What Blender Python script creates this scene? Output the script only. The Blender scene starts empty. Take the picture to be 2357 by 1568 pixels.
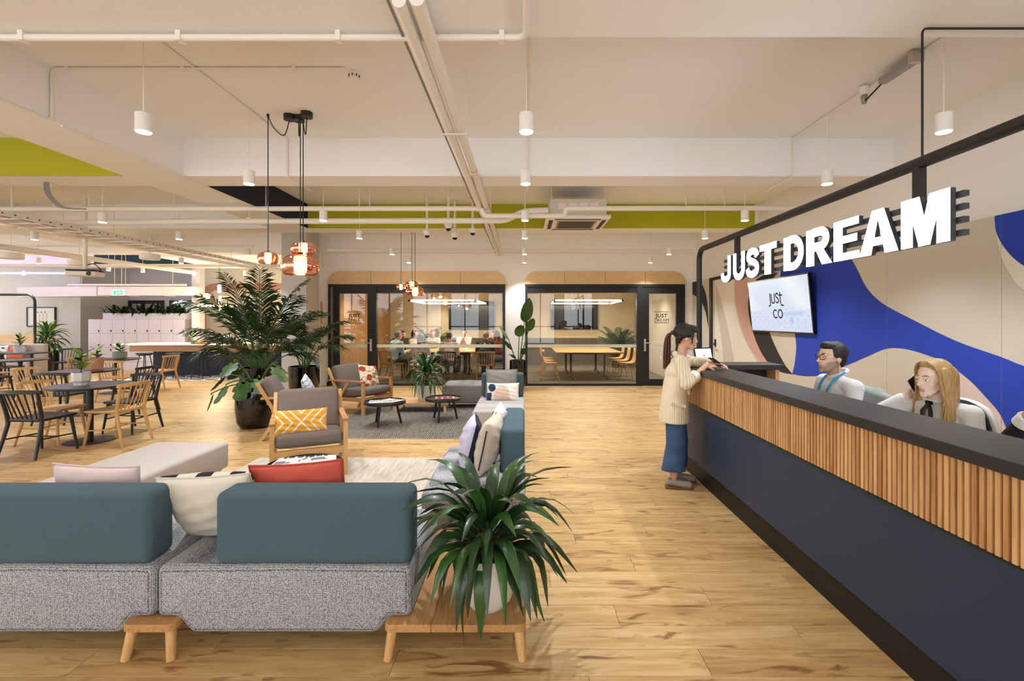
import bpy, bmesh, math, random
import numpy as np
from math import pi, sin, cos, radians as R, sqrt, atan2
from mathutils import Vector, Matrix, Euler, Quaternion
random.seed(7)
SC = bpy.context.scene
COL = SC.collection
# ---------------------------------------------------------------- camera, world, exposure
F, CX, CY, EYE = 1110.0, 1205.0, 735.0, 1.6
cd = bpy.data.cameras.new('camera'); cam = bpy.data.objects.new('camera', cd); COL.objects.link(cam)
cam.location = (0, 0, EYE); cam.rotation_euler = (pi/2, 0, 0)
cd.sensor_fit = 'HORIZONTAL'; cd.sensor_width = 36; cd.lens = F/2357*36
cd.shift_x = -(CX-1178.5)/2357; cd.shift_y = -(784-CY)/2357
cd.clip_start = .05; cd.clip_end = 200
SC.camera = cam
SC.view_settings.view_transform = 'Standard'; SC.view_settings.look = 'None'
SC.view_settings.gamma = 1; SC.view_settings.use_curve_mapping = False
SC.view_settings.exposure = 0.9
W = bpy.data.worlds.new('daylight'); SC.world = W; W.use_nodes = True
W.node_tree.nodes['Background'].inputs[0].default_value = (.97, .98, 1.0, 1)
W.node_tree.nodes['Background'].inputs[1].default_value = 2.3
SPOT_W, SPOT_COL = 86.0, (.93, .98, 1.05)
SC.cycles.max_bounces = 8; SC.cycles.diffuse_bounces = 4; SC.cycles.glossy_bounces = 3
SC.cycles.transmission_bounces = 6; SC.cycles.transparent_max_bounces = 10
SC.cycles.caustics_reflective = False; SC.cycles.caustics_refractive = False
SC.cycles.sample_clamp_indirect = 4.0; SC.cycles.use_denoising = True
# ---------------------------------------------------------------- helpers
def at(px, py, Y): return Vector(((px-CX)*Y/F, Y, EYE-(py-CY)*Y/F))
def fl(px, py, z=0.0):
    Y = (EYE-z)*F/(py-CY); return Vector(((px-CX)*Y/F, Y, z))
def lin(h):
    if not isinstance(h, str): return tuple(h)[:3]
    v = [int(h[i:i+2], 16)/255 for i in (0, 2, 4)]
    return tuple(c/12.92 if c <= .04045 else ((c+.055)/1.055)**2.4 for c in v)
MATS = {}
def nodes(m):
    m.use_nodes = True; nt = m.node_tree
    return nt, nt.nodes['Principled BSDF']
def mat(name, col='808080', rough=.6, metal=0, var=0, vscale=8, bump=0, bscale=60, emit=0, ecol=None, coat=0, spec=.5, attr=None, stretch=None, col2=None, trans=0):
    if name in MATS: return MATS[name]
    m = bpy.data.materials.new(name); MATS[name] = m
    nt, b = nodes(m); N = nt.nodes; L = nt.links
    c = lin(col)
    b.inputs['Base Color'].default_value = (*c, 1); b.inputs['Roughness'].default_value = rough
    b.inputs['Metallic'].default_value = metal; b.inputs['Specular IOR Level'].default_value = spec
    b.inputs['Coat Weight'].default_value = coat
    if emit:
        b.inputs['Emission Color'].default_value = (*lin(ecol or col), 1); b.inputs['Emission Strength'].default_value = emit
    tc = N.new('ShaderNodeTexCoord'); mp = N.new('ShaderNodeMapping'); L.new(tc.outputs['Object'], mp.inputs[0])
    if stretch: mp.inputs['Scale'].default_value = stretch
    if attr:
        a = N.new('ShaderNodeAttribute'); a.attribute_name = attr; L.new(a.outputs['Color'], b.inputs['Base Color'])
    elif var:
        n = N.new('ShaderNodeTexNoise'); n.inputs['Scale'].default_value = vscale; n.inputs['Detail'].default_value = 4
        L.new(mp.outputs[0], n.inputs['Vector'])
        mx = N.new('ShaderNodeMix'); mx.data_type = 'RGBA'
        c2 = lin(col2) if col2 else tuple(x*(1-var) for x in c); c1 = c if col2 else tuple(min(1, x*(1+var*.6)) for x in c)
        mx.inputs['A'].default_value = (*c2, 1); mx.inputs['B'].default_value = (*c1, 1)
        rp = N.new('ShaderNodeMapRange'); rp.inputs[1].default_value = .3; rp.inputs[2].default_value = .7
        L.new(n.outputs['Fac'], rp.inputs[0]); L.new(rp.outputs[0], mx.inputs['Factor']); L.new(mx.outputs['Result'], b.inputs['Base Color'])
    if bump:
        n2 = N.new('ShaderNodeTexNoise'); n2.inputs['Scale'].default_value = bscale; n2.inputs['Detail'].default_value = 3
        L.new(mp.outputs[0], n2.inputs['Vector'])
        bp = N.new('ShaderNodeBump'); bp.inputs['Strength'].default_value = bump; bp.inputs['Distance'].default_value = .01
        L.new(n2.outputs['Fac'], bp.inputs['Height']); L.new(bp.outputs[0], b.inputs['Normal'])
    return m
def tweed(name, ca, cb, scale=260, rough=.9, bump=.5):
    if name in MATS: return MATS[name]
    m = bpy.data.materials.new(name); MATS[name] = m
    nt, b = nodes(m); N = nt.nodes; L = nt.links; b.inputs['Roughness'].default_value = rough
    tc = N.new('ShaderNodeTexCoord'); v = N.new('ShaderNodeTexVoronoi'); v.inputs['Scale'].default_value = scale
    v.inputs['Randomness'].default_value = .35
    L.new(tc.outputs['Object'], v.inputs['Vector'])
    rp = N.new('ShaderNodeValToRGB'); rp.color_ramp.elements[0].position = .25; rp.color_ramp.elements[1].position = .62
    rp.color_ramp.elements[0].color = (*lin(ca), 1); rp.color_ramp.elements[1].color = (*lin(cb), 1)
    L.new(v.outputs['Distance'], rp.inputs[0]); L.new(rp.outputs[0], b.inputs['Base Color'])
    bp = N.new('ShaderNodeBump'); bp.inputs['Strength'].default_value = bump; bp.inputs['Distance'].default_value = .003; bp.invert = True
    L.new(v.outputs['Distance'], bp.inputs['Height']); L.new(bp.outputs[0], b.inputs['Normal'])
    return m
def woodmat(name, ca, cb, axis=0, scale=6, rough=.5):
    """grain that runs along axis (object space)"""
    if name in MATS: return MATS[name]
    m = bpy.data.materials.new(name); MATS[name] = m
    nt, b = nodes(m); N = nt.nodes; L = nt.links; b.inputs['Roughness'].default_value = rough
    tc = N.new('ShaderNodeTexCoord'); mp = N.new('ShaderNodeMapping'); s = [14, 14, 14]; s[axis] = 1.2
    mp.inputs['Scale'].default_value = s; L.new(tc.outputs['Object'], mp.inputs[0])
    oi = N.new('ShaderNodeObjectInfo'); ad = N.new('ShaderNodeVectorMath'); ad.operation = 'ADD'
    sc_ = N.new('ShaderNodeMath'); sc_.operation = 'MULTIPLY'; sc_.inputs[1].default_value = 40
    L.new(oi.outputs['Random'], sc_.inputs[0]); L.new(mp.outputs[0], ad.inputs[0]); L.new(sc_.outputs[0], ad.inputs[1])
    n = N.new('ShaderNodeTexNoise'); n.inputs['Scale'].default_value = scale; n.inputs['Detail'].default_value = 5
    L.new(ad.outputs[0], n.inputs['Vector'])
    ma = N.new('ShaderNodeMath'); ma.operation = 'MULTIPLY_ADD'; ma.inputs[1].default_value = .35; 
    L.new(oi.outputs['Random'], ma.inputs[0]); L.new(n.outputs['Fac'], ma.inputs[2])
    rp = N.new('ShaderNodeValToRGB'); rp.color_ramp.elements[0].position = .35; rp.color_ramp.elements[1].position = .95
    rp.color_ramp.elements[0].color = (*lin(ca), 1); rp.color_ramp.elements[1].color = (*lin(cb), 1)
    L.new(ma.outputs[0], rp.inputs[0]); L.new(rp.outputs[0], b.inputs['Base Color'])
    return m
def glassmat(name, tint=(.96, .97, .96), rough=.0, ior=1.5, base=.0):
    if name in MATS: return MATS[name]
    m = bpy.data.materials.new(name); MATS[name] = m; m.use_nodes = True; nt = m.node_tree; N = nt.nodes; L = nt.links
    N.remove(N['Principled BSDF']); t = N.new('ShaderNodeBsdfTransparent'); t.inputs[0].default_value = (*tint, 1)
    g = N.new('ShaderNodeBsdfGlossy'); g.inputs['Roughness'].default_value = rough
    fr = N.new('ShaderNodeFresnel'); fr.inputs[0].default_value = ior
    a = N.new('ShaderNodeMath'); a.operation = 'ADD'; a.inputs[1].default_value = base; L.new(fr.outputs[0], a.inputs[0])
    mx = N.new('ShaderNodeMixShader'); L.new(a.outputs[0], mx.inputs[0]); L.new(t.outputs[0], mx.inputs[1]); L.new(g.outputs[0], mx.inputs[2])
    L.new(mx.outputs[0], N['Material Output'].inputs[0]); return m

class MB:
    def __init__(s): s.v = []; s.f = []; s.c = None
    def add(s, v, f, M=None):
        o = len(s.v)
        s.v += [tuple(M @ Vector(p)) for p in v] if M is not None else [tuple(p) for p in v]
        s.f += [tuple(i+o for i in q) for q in f]; return s
    def box(s, c, d, M=None, taper=None):
        x, y, z = d[0]/2, d[1]/2, d[2]/2; k = taper or 1
        v = [(c[0]+a*x*(k if e > 0 else 1), c[1]+b_*y*(k if e > 0 else 1), c[2]+e*z) for a in (-1, 1) for b_ in (-1, 1) for e in (-1, 1)]
        return s.add(v, [(0, 1, 3, 2), (4, 6, 7, 5), (0, 4, 5, 1), (2, 3, 7, 6), (0, 2, 6, 4), (1, 5, 7, 3)], M)
    def bx(s, x0, x1, y0, y1, z0, z1, M=None):
        return s.box(((x0+x1)/2, (y0+y1)/2, (z0+z1)/2), (x1-x0, y1-y0, z1-z0), M)
    def rbox(s, c, d, r=.02, n=3, M=None, bulge=(0, 0, 0)):
        h = [q/2 for q in d]; r = min(r, min(h)*.999); lines = []
        for a in range(3):
            i = h[a]-r
            t = [(-i-r*math.tan(pi/4*(1-k/n))) for k in range(n)]+[-i]+([] if i < 1e-6 else [-i*.5, 0, i*.5, i] if max(bulge) else [i])
            t += [i+r*math.tan(pi/4*(k/n)) for k in range(1, n+1)]
            lines.append(t)
        idx = {}; V = []; Fc = []
        def vert(p):
            key = tuple(round(q, 6) for q in p)
            if key not in idx:
                cl = [max(-(h[a]-r), min(h[a]-r, p[a])) for a in range(3)]
                dv = Vector([p[a]-cl[a] for a in range(3)])
                if dv.length > 1e-9: dv = dv.normalized()*r
                q = [cl[a]+dv[a] for a in range(3)]
                if max(bulge):
                    u = [p[a]/h[a] for a in range(3)]
                    for a in range(3):
                        o1, o2 = [k for k in range(3) if k != a]
                        q[a] += u[a]*bulge[a]*(1-u[o1]**2)*(1-u[o2]**2)
                idx[key] = len(V); V.append([c[a]+q[a] for a in range(3)])
            return idx[key]
        for a in range(3):
            o1, o2 = [(1, 2), (2, 0), (0, 1)][a]
            for sg in (-1, 1):
                for i in range(len(lines[o1])-1):
                    for j in range(len(lines[o2])-1):
                        q = []
                        for (ii, jj) in ((i, j), (i+1, j), (i+1, j+1), (i, j+1)):
                            p = [0, 0, 0]; p[a] = sg*h[a]; p[o1] = lines[o1][ii]; p[o2] = lines[o2][jj]; q.append(vert(p))
                        Fc.append(tuple(q if sg > 0 else q[::-1]))
        return s.add(V, Fc, M)
    def cyl(s, p0, p1, r0, r1=None, n=12, cap=True, sq=1):
        r1 = r0 if r1 is None else r1; p0 = Vector(p0); p1 = Vector(p1); d = (p1-p0).normalized()
        u = d.orthogonal().normalized() if abs(d.z) < .95 else Vector((1, 0, 0)); u = (u-d*u.dot(d)).normalized(); w = d.cross(u)
        v = []; f = []
        for p, r in ((p0, r0), (p1, r1)):
            for k in range(n): a = 2*pi*k/n; v.append(p+u*cos(a)*r+w*sin(a)*r*sq)
        for k in range(n): f.append((k, (k+1) % n, n+(k+1) % n, n+k))
        if cap: f.append(tuple(range(n))[::-1]); f.append(tuple(range(n, 2*n)))
        return s.add(v, f)
    def tube(s, pts, r, n=8, cap=True, closed=False):
        pts = [Vector(p) for p in pts]; rs = r if isinstance(r, (list, tuple)) else [r]*len(pts)
        v = []; f = []; u = None; m = len(pts)
        for i, p in enumerate(pts):
            d = (pts[(i+1) % m]-pts[i-1]) if (closed or 0 < i < m-1) else (pts[1]-pts[0] if i == 0 else pts[-1]-pts[-2])
            d = d.normalized() if d.length > 1e-9 else Vector((0, 0, 1))
            u = d.orthogonal() if u is None else (u-d*u.dot(d)); u = u.normalized() if u.length > 1e-6 else d.orthogonal().normalized(); w = d.cross(u)
            for k in range(n): a = 2*pi*k/n; v.append(p+(u*cos(a)+w*sin(a))*rs[i])
        for i in range(m if closed else m-1):
            for k in range(n): f.append((i*n+k, i*n+(k+1) % n, ((i+1) % m)*n+(k+1) % n, ((i+1) % m)*n+k))
        if cap and not closed: f.append(tuple(range(n))[::-1]); f.append(tuple(range((m-1)*n, m*n)))
        return s.add(v, f)
    def lathe(s, prof, c=(0, 0, 0), n=24, M=None):
        v = []; f = []; m = len(prof)
        for r, z in prof:
            for k in range(n): a = 2*pi*k/n; v.append((c[0]+r*cos(a), c[1]+r*sin(a), c[2]+z))
        for i in range(m-1):
            for k in range(n): f.append((i*n+k, i*n+(k+1) % n, (i+1)*n+(k+1) % n, (i+1)*n+k))
        if prof[0][0] > 1e-4: f.append(tuple(range(n))[::-1])
        if prof[-1][0] > 1e-4: f.append(tuple(range((m-1)*n, m*n)))
        return s.add(v, f, M)
    def sph(s, c, r, n=12, M=None):
        rr = r if isinstance(r, (tuple, list)) else (r, r, r); m = n//2+1; v = []; f = []
        for i in range(m+1):
            t = pi*i/m
            for k in range(n): a = 2*pi*k/n; v.append((c[0]+rr[0]*sin(t)*cos(a), c[1]+rr[1]*sin(t)*sin(a), c[2]-rr[2]*cos(t)))
        for i in range(m):
            for k in range(n): f.append((i*n+k, i*n+(k+1) % n, (i+1)*n+(k+1) % n, (i+1)*n+k))
        return s.add(v, f, M)
    def prism(s, poly, a0, a1, M=None, plane='xy'):
        n = len(poly)
        def P3(p, a): return {'xy': (p[0], p[1], a), 'xz': (p[0], a, p[1]), 'yz': (a, p[0], p[1])}[plane]
        v = [P3(p, a0) for p in poly]+[P3(p, a1) for p in poly]
        f = [tuple(range(n))[::-1], tuple(range(n, 2*n))]+[(k, (k+1) % n, n+(k+1) % n, n+k) for k in range(n)]
        return s.add(v, f, M)
    def ribbon(s, pts, w, a0, a1, plane='yz', M=None):
        """flat stroke of width w along 2-D pts, extruded a0..a1"""
        P = [Vector(p) for p in pts]; P = [p for i, p in enumerate(P) if i == 0 or (p-P[i-1]).length > 1e-5]; n = len(P); Lf = []; Rt = []
        for i in range(n):
            d1 = (P[i]-P[i-1]).normalized() if i else None; d2 = (P[i+1]-P[i]).normalized() if i < n-1 else None
            d = ((d1+d2).normalized() if d1 and d2 and (d1+d2).length > 1e-6 else (d1 or d2)); nn = Vector((-d.y, d.x))
            k = 1/max(.5, nn.dot(Vector((-(d1 or d2).y, (d1 or d2).x))))
            Lf.append(P[i]+nn*w/2*k); Rt.append(P[i]-nn*w/2*k)
        for i in range(n-1): s.prism([Lf[i], Lf[i+1], Rt[i+1], Rt[i]], a0, a1, M, plane)
        return s
    def mesh(s, name):
        me = bpy.data.meshes.new(name); me.from_pydata(s.v, [], s.f); me.update(); return me
    def build(s, name, m, parent=None, smooth=False, angle=40, loc=None):
        me = s.mesh(name); bm = bmesh.new(); bm.from_mesh(me); bmesh.ops.recalc_face_normals(bm, faces=bm.faces); bm.to_mesh(me); bm.free()
        return link(name, me, m, parent, smooth, angle, loc)
def link(name, me, m, parent=None, smooth=False, angle=40, loc=None):
    o = bpy.data.objects.new(name, me); COL.objects.link(o)
    for q in (m if isinstance(m, (list, tuple)) else [m]):
        if q: me.materials.append(q)
    if smooth:
        me.polygons.foreach_set('use_smooth', [True]*len(me.polygons))
        if angle < 180: me.set_sharp_from_angle(angle=R(angle))
    if parent: o.parent = parent
    if loc: o.location = loc
    return o
def tag(o, label=None, cat=None, group=None, kind=None):
    if label: o['label'] = label
    if cat: o['category'] = cat
    if group: o['group'] = group
    if kind: o['kind'] = kind
    return o
def thing(name, label, cat, loc=(0, 0, 0), rz=0, group=None):
    o = bpy.data.objects.new(name, None); COL.objects.link(o); o.empty_display_size = .1
    o.location = loc; o.rotation_euler = (0, 0, rz); return tag(o, label, cat, group)
def struct(name, mb, m, parent=None):
    o = mb.build(name, m, parent)
    if not parent: o['kind'] = 'structure'
    return o
def copy_tree(o, parent=None):
    c = o.copy(); COL.objects.link(c)
    if parent: c.parent = parent
    for ch in list(o.children): copy_tree(ch, c)
    return c
def dup(o, loc, rz, label, group=None):
    c = copy_tree(o); c.location = loc; c.rotation_euler = (0, 0, rz); c['label'] = label
    if group: c['group'] = group
    return c
def grid(name, nu, nv, pos, col, m, parent=None, smooth=True):
    """grid surface with a printed colour per corner; pos(u,v)->xyz, col(u,v)->rgb, u,v in 0..1"""
    V = [pos(i/nu, j/nv) for j in range(nv+1) for i in range(nu+1)]
    Fc = [(j*(nu+1)+i, j*(nu+1)+i+1, (j+1)*(nu+1)+i+1, (j+1)*(nu+1)+i) for j in range(nv) for i in range(nu)]
    me = bpy.data.meshes.new(name); me.from_pydata(V, [], Fc); me.update()
    if col:
        a = me.color_attributes.new('print', 'FLOAT_COLOR', 'CORNER'); d = []
        for j in range(nv):
            for i in range(nu):
                c = lin(col((i+.5)/nu, (j+.5)/nv)); d += [c[0], c[1], c[2], 1]*4
        a.data.foreach_set('color', d)
    return link(name, me, m, parent, smooth, 180)
def look_rot(fwd, up=(0, 0, 1)):
    """matrix with +Y along fwd"""
    f_ = Vector(fwd).normalized(); x = f_.cross(Vector(up)).normalized(); z = x.cross(f_)
    return Matrix((x, f_, z)).transposed()
def polyclip(poly, x0, x1):
    for sg, b in ((1, x0), (-1, x1)):
        out = []
        for i in range(len(poly)):
            p, q = poly[i-1], poly[i]; ip = sg*(p[0]-b) >= 0; iq = sg*(q[0]-b) >= 0
            if ip != iq: t = (b-p[0])/(q[0]-p[0]); out.append((b, p[1]+t*(q[1]-p[1])))
            if iq: out.append(q)
        poly = out
        if not poly: return []
    return poly
def bez(pts, n=8):
    """Catmull-Rom through 2-D/3-D points"""
    P = [Vector(p) for p in pts]; P = [P[0]*2-P[1]]+P+[P[-1]*2-P[-2]]; out = []
    for i in range(1, len(P)-2):
        for k in range(n):
            t = k/n; a, b, c, d = P[i-1], P[i], P[i+1], P[i+2]
            out.append(.5*((2*b)+(c-a)*t+(2*a-5*b+4*c-d)*t*t+(3*b-a-3*c+d)*t**3))
    out.append(P[-2]); return out
def textmesh(name, s, size, m, parent=None, ext=.001, M=None, align='CENTER', offset=0, sx=1):
    cu = bpy.data.curves.new(name, 'FONT'); cu.body = s; cu.size = size; cu.extrude = ext; cu.align_x = align; cu.offset = offset; cu.space_character = 1.1 if offset else 1
    t = bpy.data.objects.new(name+'_tmp', cu); COL.objects.link(t)
    dg = bpy.context.evaluated_depsgraph_get(); dg.update()
    me = bpy.data.meshes.new_from_object(t.evaluated_get(dg)); bpy.data.objects.remove(t)
    if sx != 1: me.transform(Matrix.Diagonal((sx, 1, 1, 1)))
    if M is not None: me.transform(M)
    me.name = name; me.materials.clear()
    return link(name, me, m, parent)
# ---------------------------------------------------------------- shared materials
paint = mat('white_paint', 'f5f4f2', .85, bump=.04, bscale=90)
wallp = mat('wall_paint', 'f0ede8', .85, bump=.03, bscale=90)
green = mat('lime_paint', 'b0b018', .8); navy = mat('navy_paint', '141d33', .8)
pipew = mat('white_pipe', 'efe9df', .5)
oak = woodmat('oak_wood', 'b98648', 'dcb37a', 2); oakx = woodmat('oak_wood_x', 'b98648', 'dcb37a', 0); oaky = woodmat('oak_wood_y', '9c6a38', 'c99a62', 1)
ply = woodmat('pale_ply', 'd2ae7c', 'e6c898', 0, scale=4)
blackwood = mat('black_stained_wood', '1f1f21', .45); blackmet = mat('black_metal', '17171a', .45); blackframe = mat('black_frame', '121214', .5)
steel = mat('brushed_steel', 'c8c4bc', .3, 1)
teal = mat('teal_felt', '485f69', .95, var=.12, vscale=180, bump=.25, bscale=300)
tweedm = tweed('grey_tweed', 'd6d6da', '4b4f58'); lightgrey = mat('light_grey_felt', 'b9b1aa', .95, var=.1, vscale=200, bump=.2, bscale=300)
darkgrey = mat('taupe_felt', '72665f', .95, var=.12, vscale=200, bump=.2, bscale=300)
whitelamp = mat('lamp_white', 'f4f0ea', .5)
lampglow = mat('lamp_glow', 'fff4e0', .5, emit=18, ecol='fff2dc')
clearglass = glassmat('clear_glass')
blackgloss = mat('black_gloss', '0b0b0c', .12, coat=.5); whitepot = mat('white_ceramic', 'e8e4de', .35)
soil = mat('potting_soil', '3a2a1e', .95, var=.3, vscale=60, bump=.6, bscale=80)
# ================================================================ SHELL
PW, PL = .18, 1.45
def rowoff(r): return (r*.618034 % 1.0)*PL
fm = bpy.data.materials.new('oak_plank_floor'); nt, b = nodes(fm); N = nt.nodes; L = nt.links
def M_(op, a, b_=None, c_=None):
    n = N.new('ShaderNodeMath'); n.operation = op
    for i, q in enumerate((a, b_, c_)):
        if q is None: continue
        if isinstance(q, (int, float)): n.inputs[i].default_value = q
        else: L.new(q, n.inputs[i])
    return n.outputs[0]
geo = N.new('ShaderNodeNewGeometry'); sp = N.new('ShaderNodeSeparateXYZ'); L.new(geo.outputs['Position'], sp.inputs[0])
ry = M_('DIVIDE', sp.outputs['Y'], PW); row = M_('FLOOR', ry)
off = M_('MULTIPLY', M_('FRACT', M_('MULTIPLY', row, .618034)), PL)
cx_ = M_('DIVIDE', M_('ADD', sp.outputs['X'], off), PL); colm = M_('FLOOR', cx_)
cb = N.new('ShaderNodeCombineXYZ'); L.new(row, cb.inputs[0]); L.new(colm, cb.inputs[1])
wn = N.new('ShaderNodeTexWhiteNoise'); wn.noise_dimensions = '2D'; L.new(cb.outputs[0], wn.inputs['Vector'])
# grain coordinates, shifted per plank
cg = N.new('ShaderNodeCombineXYZ'); L.new(M_('MULTIPLY_ADD', sp.outputs['X'], 1.0, M_('MULTIPLY', wn.outputs['Value'], 50)), cg.inputs[0])
L.new(M_('MULTIPLY', sp.outputs['Y'], 9.0), cg.inputs[1]); L.new(M_('MULTIPLY', wn.outputs['Value'], 30), cg.inputs[2])
n1 = N.new('ShaderNodeTexNoise'); n1.inputs['Scale'].default_value = 2.2; n1.inputs['Detail'].default_value = 6; n1.inputs['Roughness'].default_value = .62; n1.inputs['Distortion'].default_value = .6
L.new(cg.outputs[0], n1.inputs['Vector'])
n2 = N.new('ShaderNodeTexNoise'); n2.inputs['Scale'].default_value = 3.0; n2.inputs['Detail'].default_value = 3; n2.inputs['Distortion'].default_value = 1.2
cg2 = N.new('ShaderNodeCombineXYZ'); L.new(M_('MULTIPLY', sp.outputs['X'], 1.1), cg2.inputs[0]); L.new(M_('MULTIPLY', sp.outputs['Y'], 4.5), cg2.inputs[1]); L.new(M_('MULTIPLY', wn.outputs['Value'], 17), cg2.inputs[2])
L.new(cg2.outputs[0], n2.inputs['Vector'])
rp = N.new('ShaderNodeValToRGB'); e = rp.color_ramp.elements; e[0].position = .28; e[0].color = (*lin('ab8656'), 1); e[1].position = .72; e[1].color = (*lin('dabb88'), 1)
m_ = e.new(.5); m_.color = (*lin('c8a36a'), 1)
L.new(M_('ADD', n1.outputs['Fac'], M_('MULTIPLY_ADD', wn.outputs['Value'], .16, -.08)), rp.inputs[0])
kn = N.new('ShaderNodeMapRange'); kn.inputs[1].default_value = .575; kn.inputs[2].default_value = .70; L.new(n2.outputs['Fac'], kn.inputs[0])
mx = N.new('ShaderNodeMix'); mx.data_type = 'RGBA'; L.new(M_('MULTIPLY', kn.outputs[0], .8), mx.inputs['Factor']); L.new(rp.outputs[0], mx.inputs['A']); mx.inputs['B'].default_value = (*lin('7a4c22'), 1)
# fine joints for the surface beyond the separate planks
jy = M_('ABSOLUTE', M_('SUBTRACT', M_('FRACT', ry), .5)); jx = M_('ABSOLUTE', M_('SUBTRACT', M_('FRACT', cx_), .5))
jt = M_('MAXIMUM', M_('GREATER_THAN', jy, .494), M_('GREATER_THAN', jx, .4993))
mj = N.new('ShaderNodeMix'); mj.data_type = 'RGBA'; L.new(M_('MULTIPLY', jt, .35), mj.inputs['Factor']); L.new(mx.outputs['Result'], mj.inputs['A']); mj.inputs['B'].default_value = (*lin('6b4a26'), 1)
L.new(mj.outputs['Result'], b.inputs['Base Color']); b.inputs['Roughness'].default_value = .42; b.inputs['Specular IOR Level'].default_value = .35
bp = N.new('ShaderNodeBump'); bp.inputs['Strength'].default_value = .08; bp.inputs['Distance'].default_value = .004; L.new(n1.outputs['Fac'], bp.inputs['Height']); L.new(bp.outputs[0], b.inputs['Normal'])
RY0, RY1 = 9, 38          # rows built plank by plank (Y 1.62 .. 6.84)
f_ = MB(); X0, X1 = -19.0, 4.25
f_.bx(X0, X1, -3.06, RY0*PW, -.1, 0); f_.bx(X0, X1, RY1*PW, 11.62, -.1, 0); f_.bx(X0, -4.7, 11.62, 19, -.1, 0); f_.bx(X0, X1, RY0*PW, RY1*PW, -.1, -.008); f_.bx(X0, -6.2, RY0*PW, RY1*PW, -.05, 0)
floor = struct('floor', f_, fm)
for r in range(RY0, RY1):
    o_ = rowoff(r); k0 = math.floor((-6.2+o_)/PL); k1 = math.floor((X1+o_)/PL)
    for k in range(k0, k1+1):
        xa = max(-6.2, k*PL-o_); xb = min(X1, (k+1)*PL-o_)
        if xb-xa < .02 or xa > 2.0 or xb < -1.5*(r+2)*PW: continue
        q = MB(); c = .0016; y0, y1 = r*PW+.0006, (r+1)*PW-.0006; xa += .0006; xb -= .0006
        v = [(xa, y0, -.009), (xb, y0, -.009), (xb, y1, -.009), (xa, y1, -.009), (xa, y0, -c), (xb, y0, -c), (xb, y1, -c), (xa, y1, -c), (xa+c, y0+c, 0), (xb-c, y0+c, 0), (xb-c, y1-c, 0), (xa+c, y1-c, 0)]
        q.add(v, [(0, 1, 5, 4), (1, 2, 6, 5), (2, 3, 7, 6), (3, 0, 4, 7), (4, 5, 9, 8), (5, 6, 10, 9), (6, 7, 11, 10), (7, 4, 8, 11), (8, 9, 10, 11)])
        link('plank', q.mesh('plank'), fm, floor)
carpet = mat('office_carpet', '77736c', .95, var=.25, vscale=40, bump=.5, bscale=200)
cf = MB().bx(-4.7, 3.9, 11.63, 17.02, -.1, .002).build('floor_carpet', carpet); cf['kind'] = 'structure'
# ceiling slab with its beams
ZS, ZB = 3.6, 3.18
ceil = struct('ceiling', MB().bx(X0, 4.4, -3.06, 19.2, ZS, ZS+.15), paint)
LBX0, LBX1 = -4.40, -3.75
for y0, y1 in ((2.25, 2.70), (5.32, 5.72), (8.38, 8.80), (11.4, 11.85), (14.6, 15.0)):
    MB().bx(X0, 4.08 if y0 < 14 else -4.9, y0, y1, ZB, ZS+.02).build('beam', paint, ceil)
MB().bx(LBX0, LBX1, 2.70, 8.38, ZB-.001, ZS+.02).build('beam', paint, ceil)
MB().bx(-9.4, -8.8, 5.72, 14.6, ZB-.001, ZS+.02).build('beam', paint, ceil)
pf = MB().bx(LBX1+.01, 4.02, 8.376, 8.382, ZB, ZS).build('painted_face', green, ceil); pf['label'] = 'lime green painted beam face'
pf = MB().bx(X0, LBX0, 5.316, 5.322, ZB, ZS).build('painted_face', green, ceil); pf['label'] = 'lime green painted beam face'
pf = MB().bx(LBX1-.002, LBX1+.004, 5.72, 8.38, ZB, ZS).build('painted_face', navy, ceil); pf['label'] = 'navy painted beam face'
pf = MB().bx(-13, -9.0, 14.595, 14.602, ZB+.05, ZS).build('painted_face', mat('petrol_paint', '17363d', .8), ceil)
# walls
struct('wall_right', MB().bx(4.08, 4.25, -2.95, 17.1, 0, ZS), wallp)
GL0, GL1, GR0, GR1, YB = -4.68, -.44, .04, 3.87, 11.6
wb = MB(); H = 2.75
wb.bx(-5.3, GL0, YB, YB+.12, 0, ZS); wb.bx(GL1, GR0, YB, YB+.12, 0, ZS); wb.bx(GR1, 4.08, YB, YB+.12, 0, ZS); wb.bx(GL0, GL1, YB, YB+.12, 2.436, ZS); wb.bx(GR0, GR1, YB, YB+.12, 2.436, ZS)
struct('wall_back', wb, wallp)
wf = MB().bx(-19, 4.4, -3.06, -2.9, 0, .25).bx(-19, 4.4, -3.06, -2.9, 3.05, ZS)
for k in range(12): wf.bx(4.2-k*2.05-.42, 4.2-k*2.05, -3.06, -2.9, .25, 3.05)
struct('wall_front', wf, wallp)
struct('wall_left_added', MB().bx(-19.1, -19, 6.0, 18.1, 0, .8).bx(-19.1, -19, 6, 18.1, 2.7, ZS).bx(-19.1, -19, 6, 6.6, .8, 2.7).bx(-19.1, -19, 9.4, 10.6, .8, 2.7).bx(-19.1, -19, 13.2, 14.2, .8, 2.7).bx(-19.1, -19, 16.6, 18.1, .8, 2.7), wallp)  # unseen wall, added with openings to moderate light in the left zone
for k in range(11):
    w_ = thing('window_%d' % (k+5), None, None); w_['kind'] = 'structure'; xa, xb = 4.2-(k+1)*2.05, 4.2-k*2.05-.42; fq = MB()
    for x_ in (xa+.03, (xa+xb)/2, xb-.03): fq.bx(x_-.03, x_+.03, -3.02, -2.95, .25, 3.05)
    for z_ in (.28, 1.2, 3.02): fq.bx(xa, xb, -3.02, -2.95, z_-.03, z_+.03)
    fq.build('window_frame', blackframe, w_)
struct('trim_1', MB().bx(-5.27, -4.73, 10.5, 11.15, 0, ZS), mat('column_paint', 'c9c6c2', .8))
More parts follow.
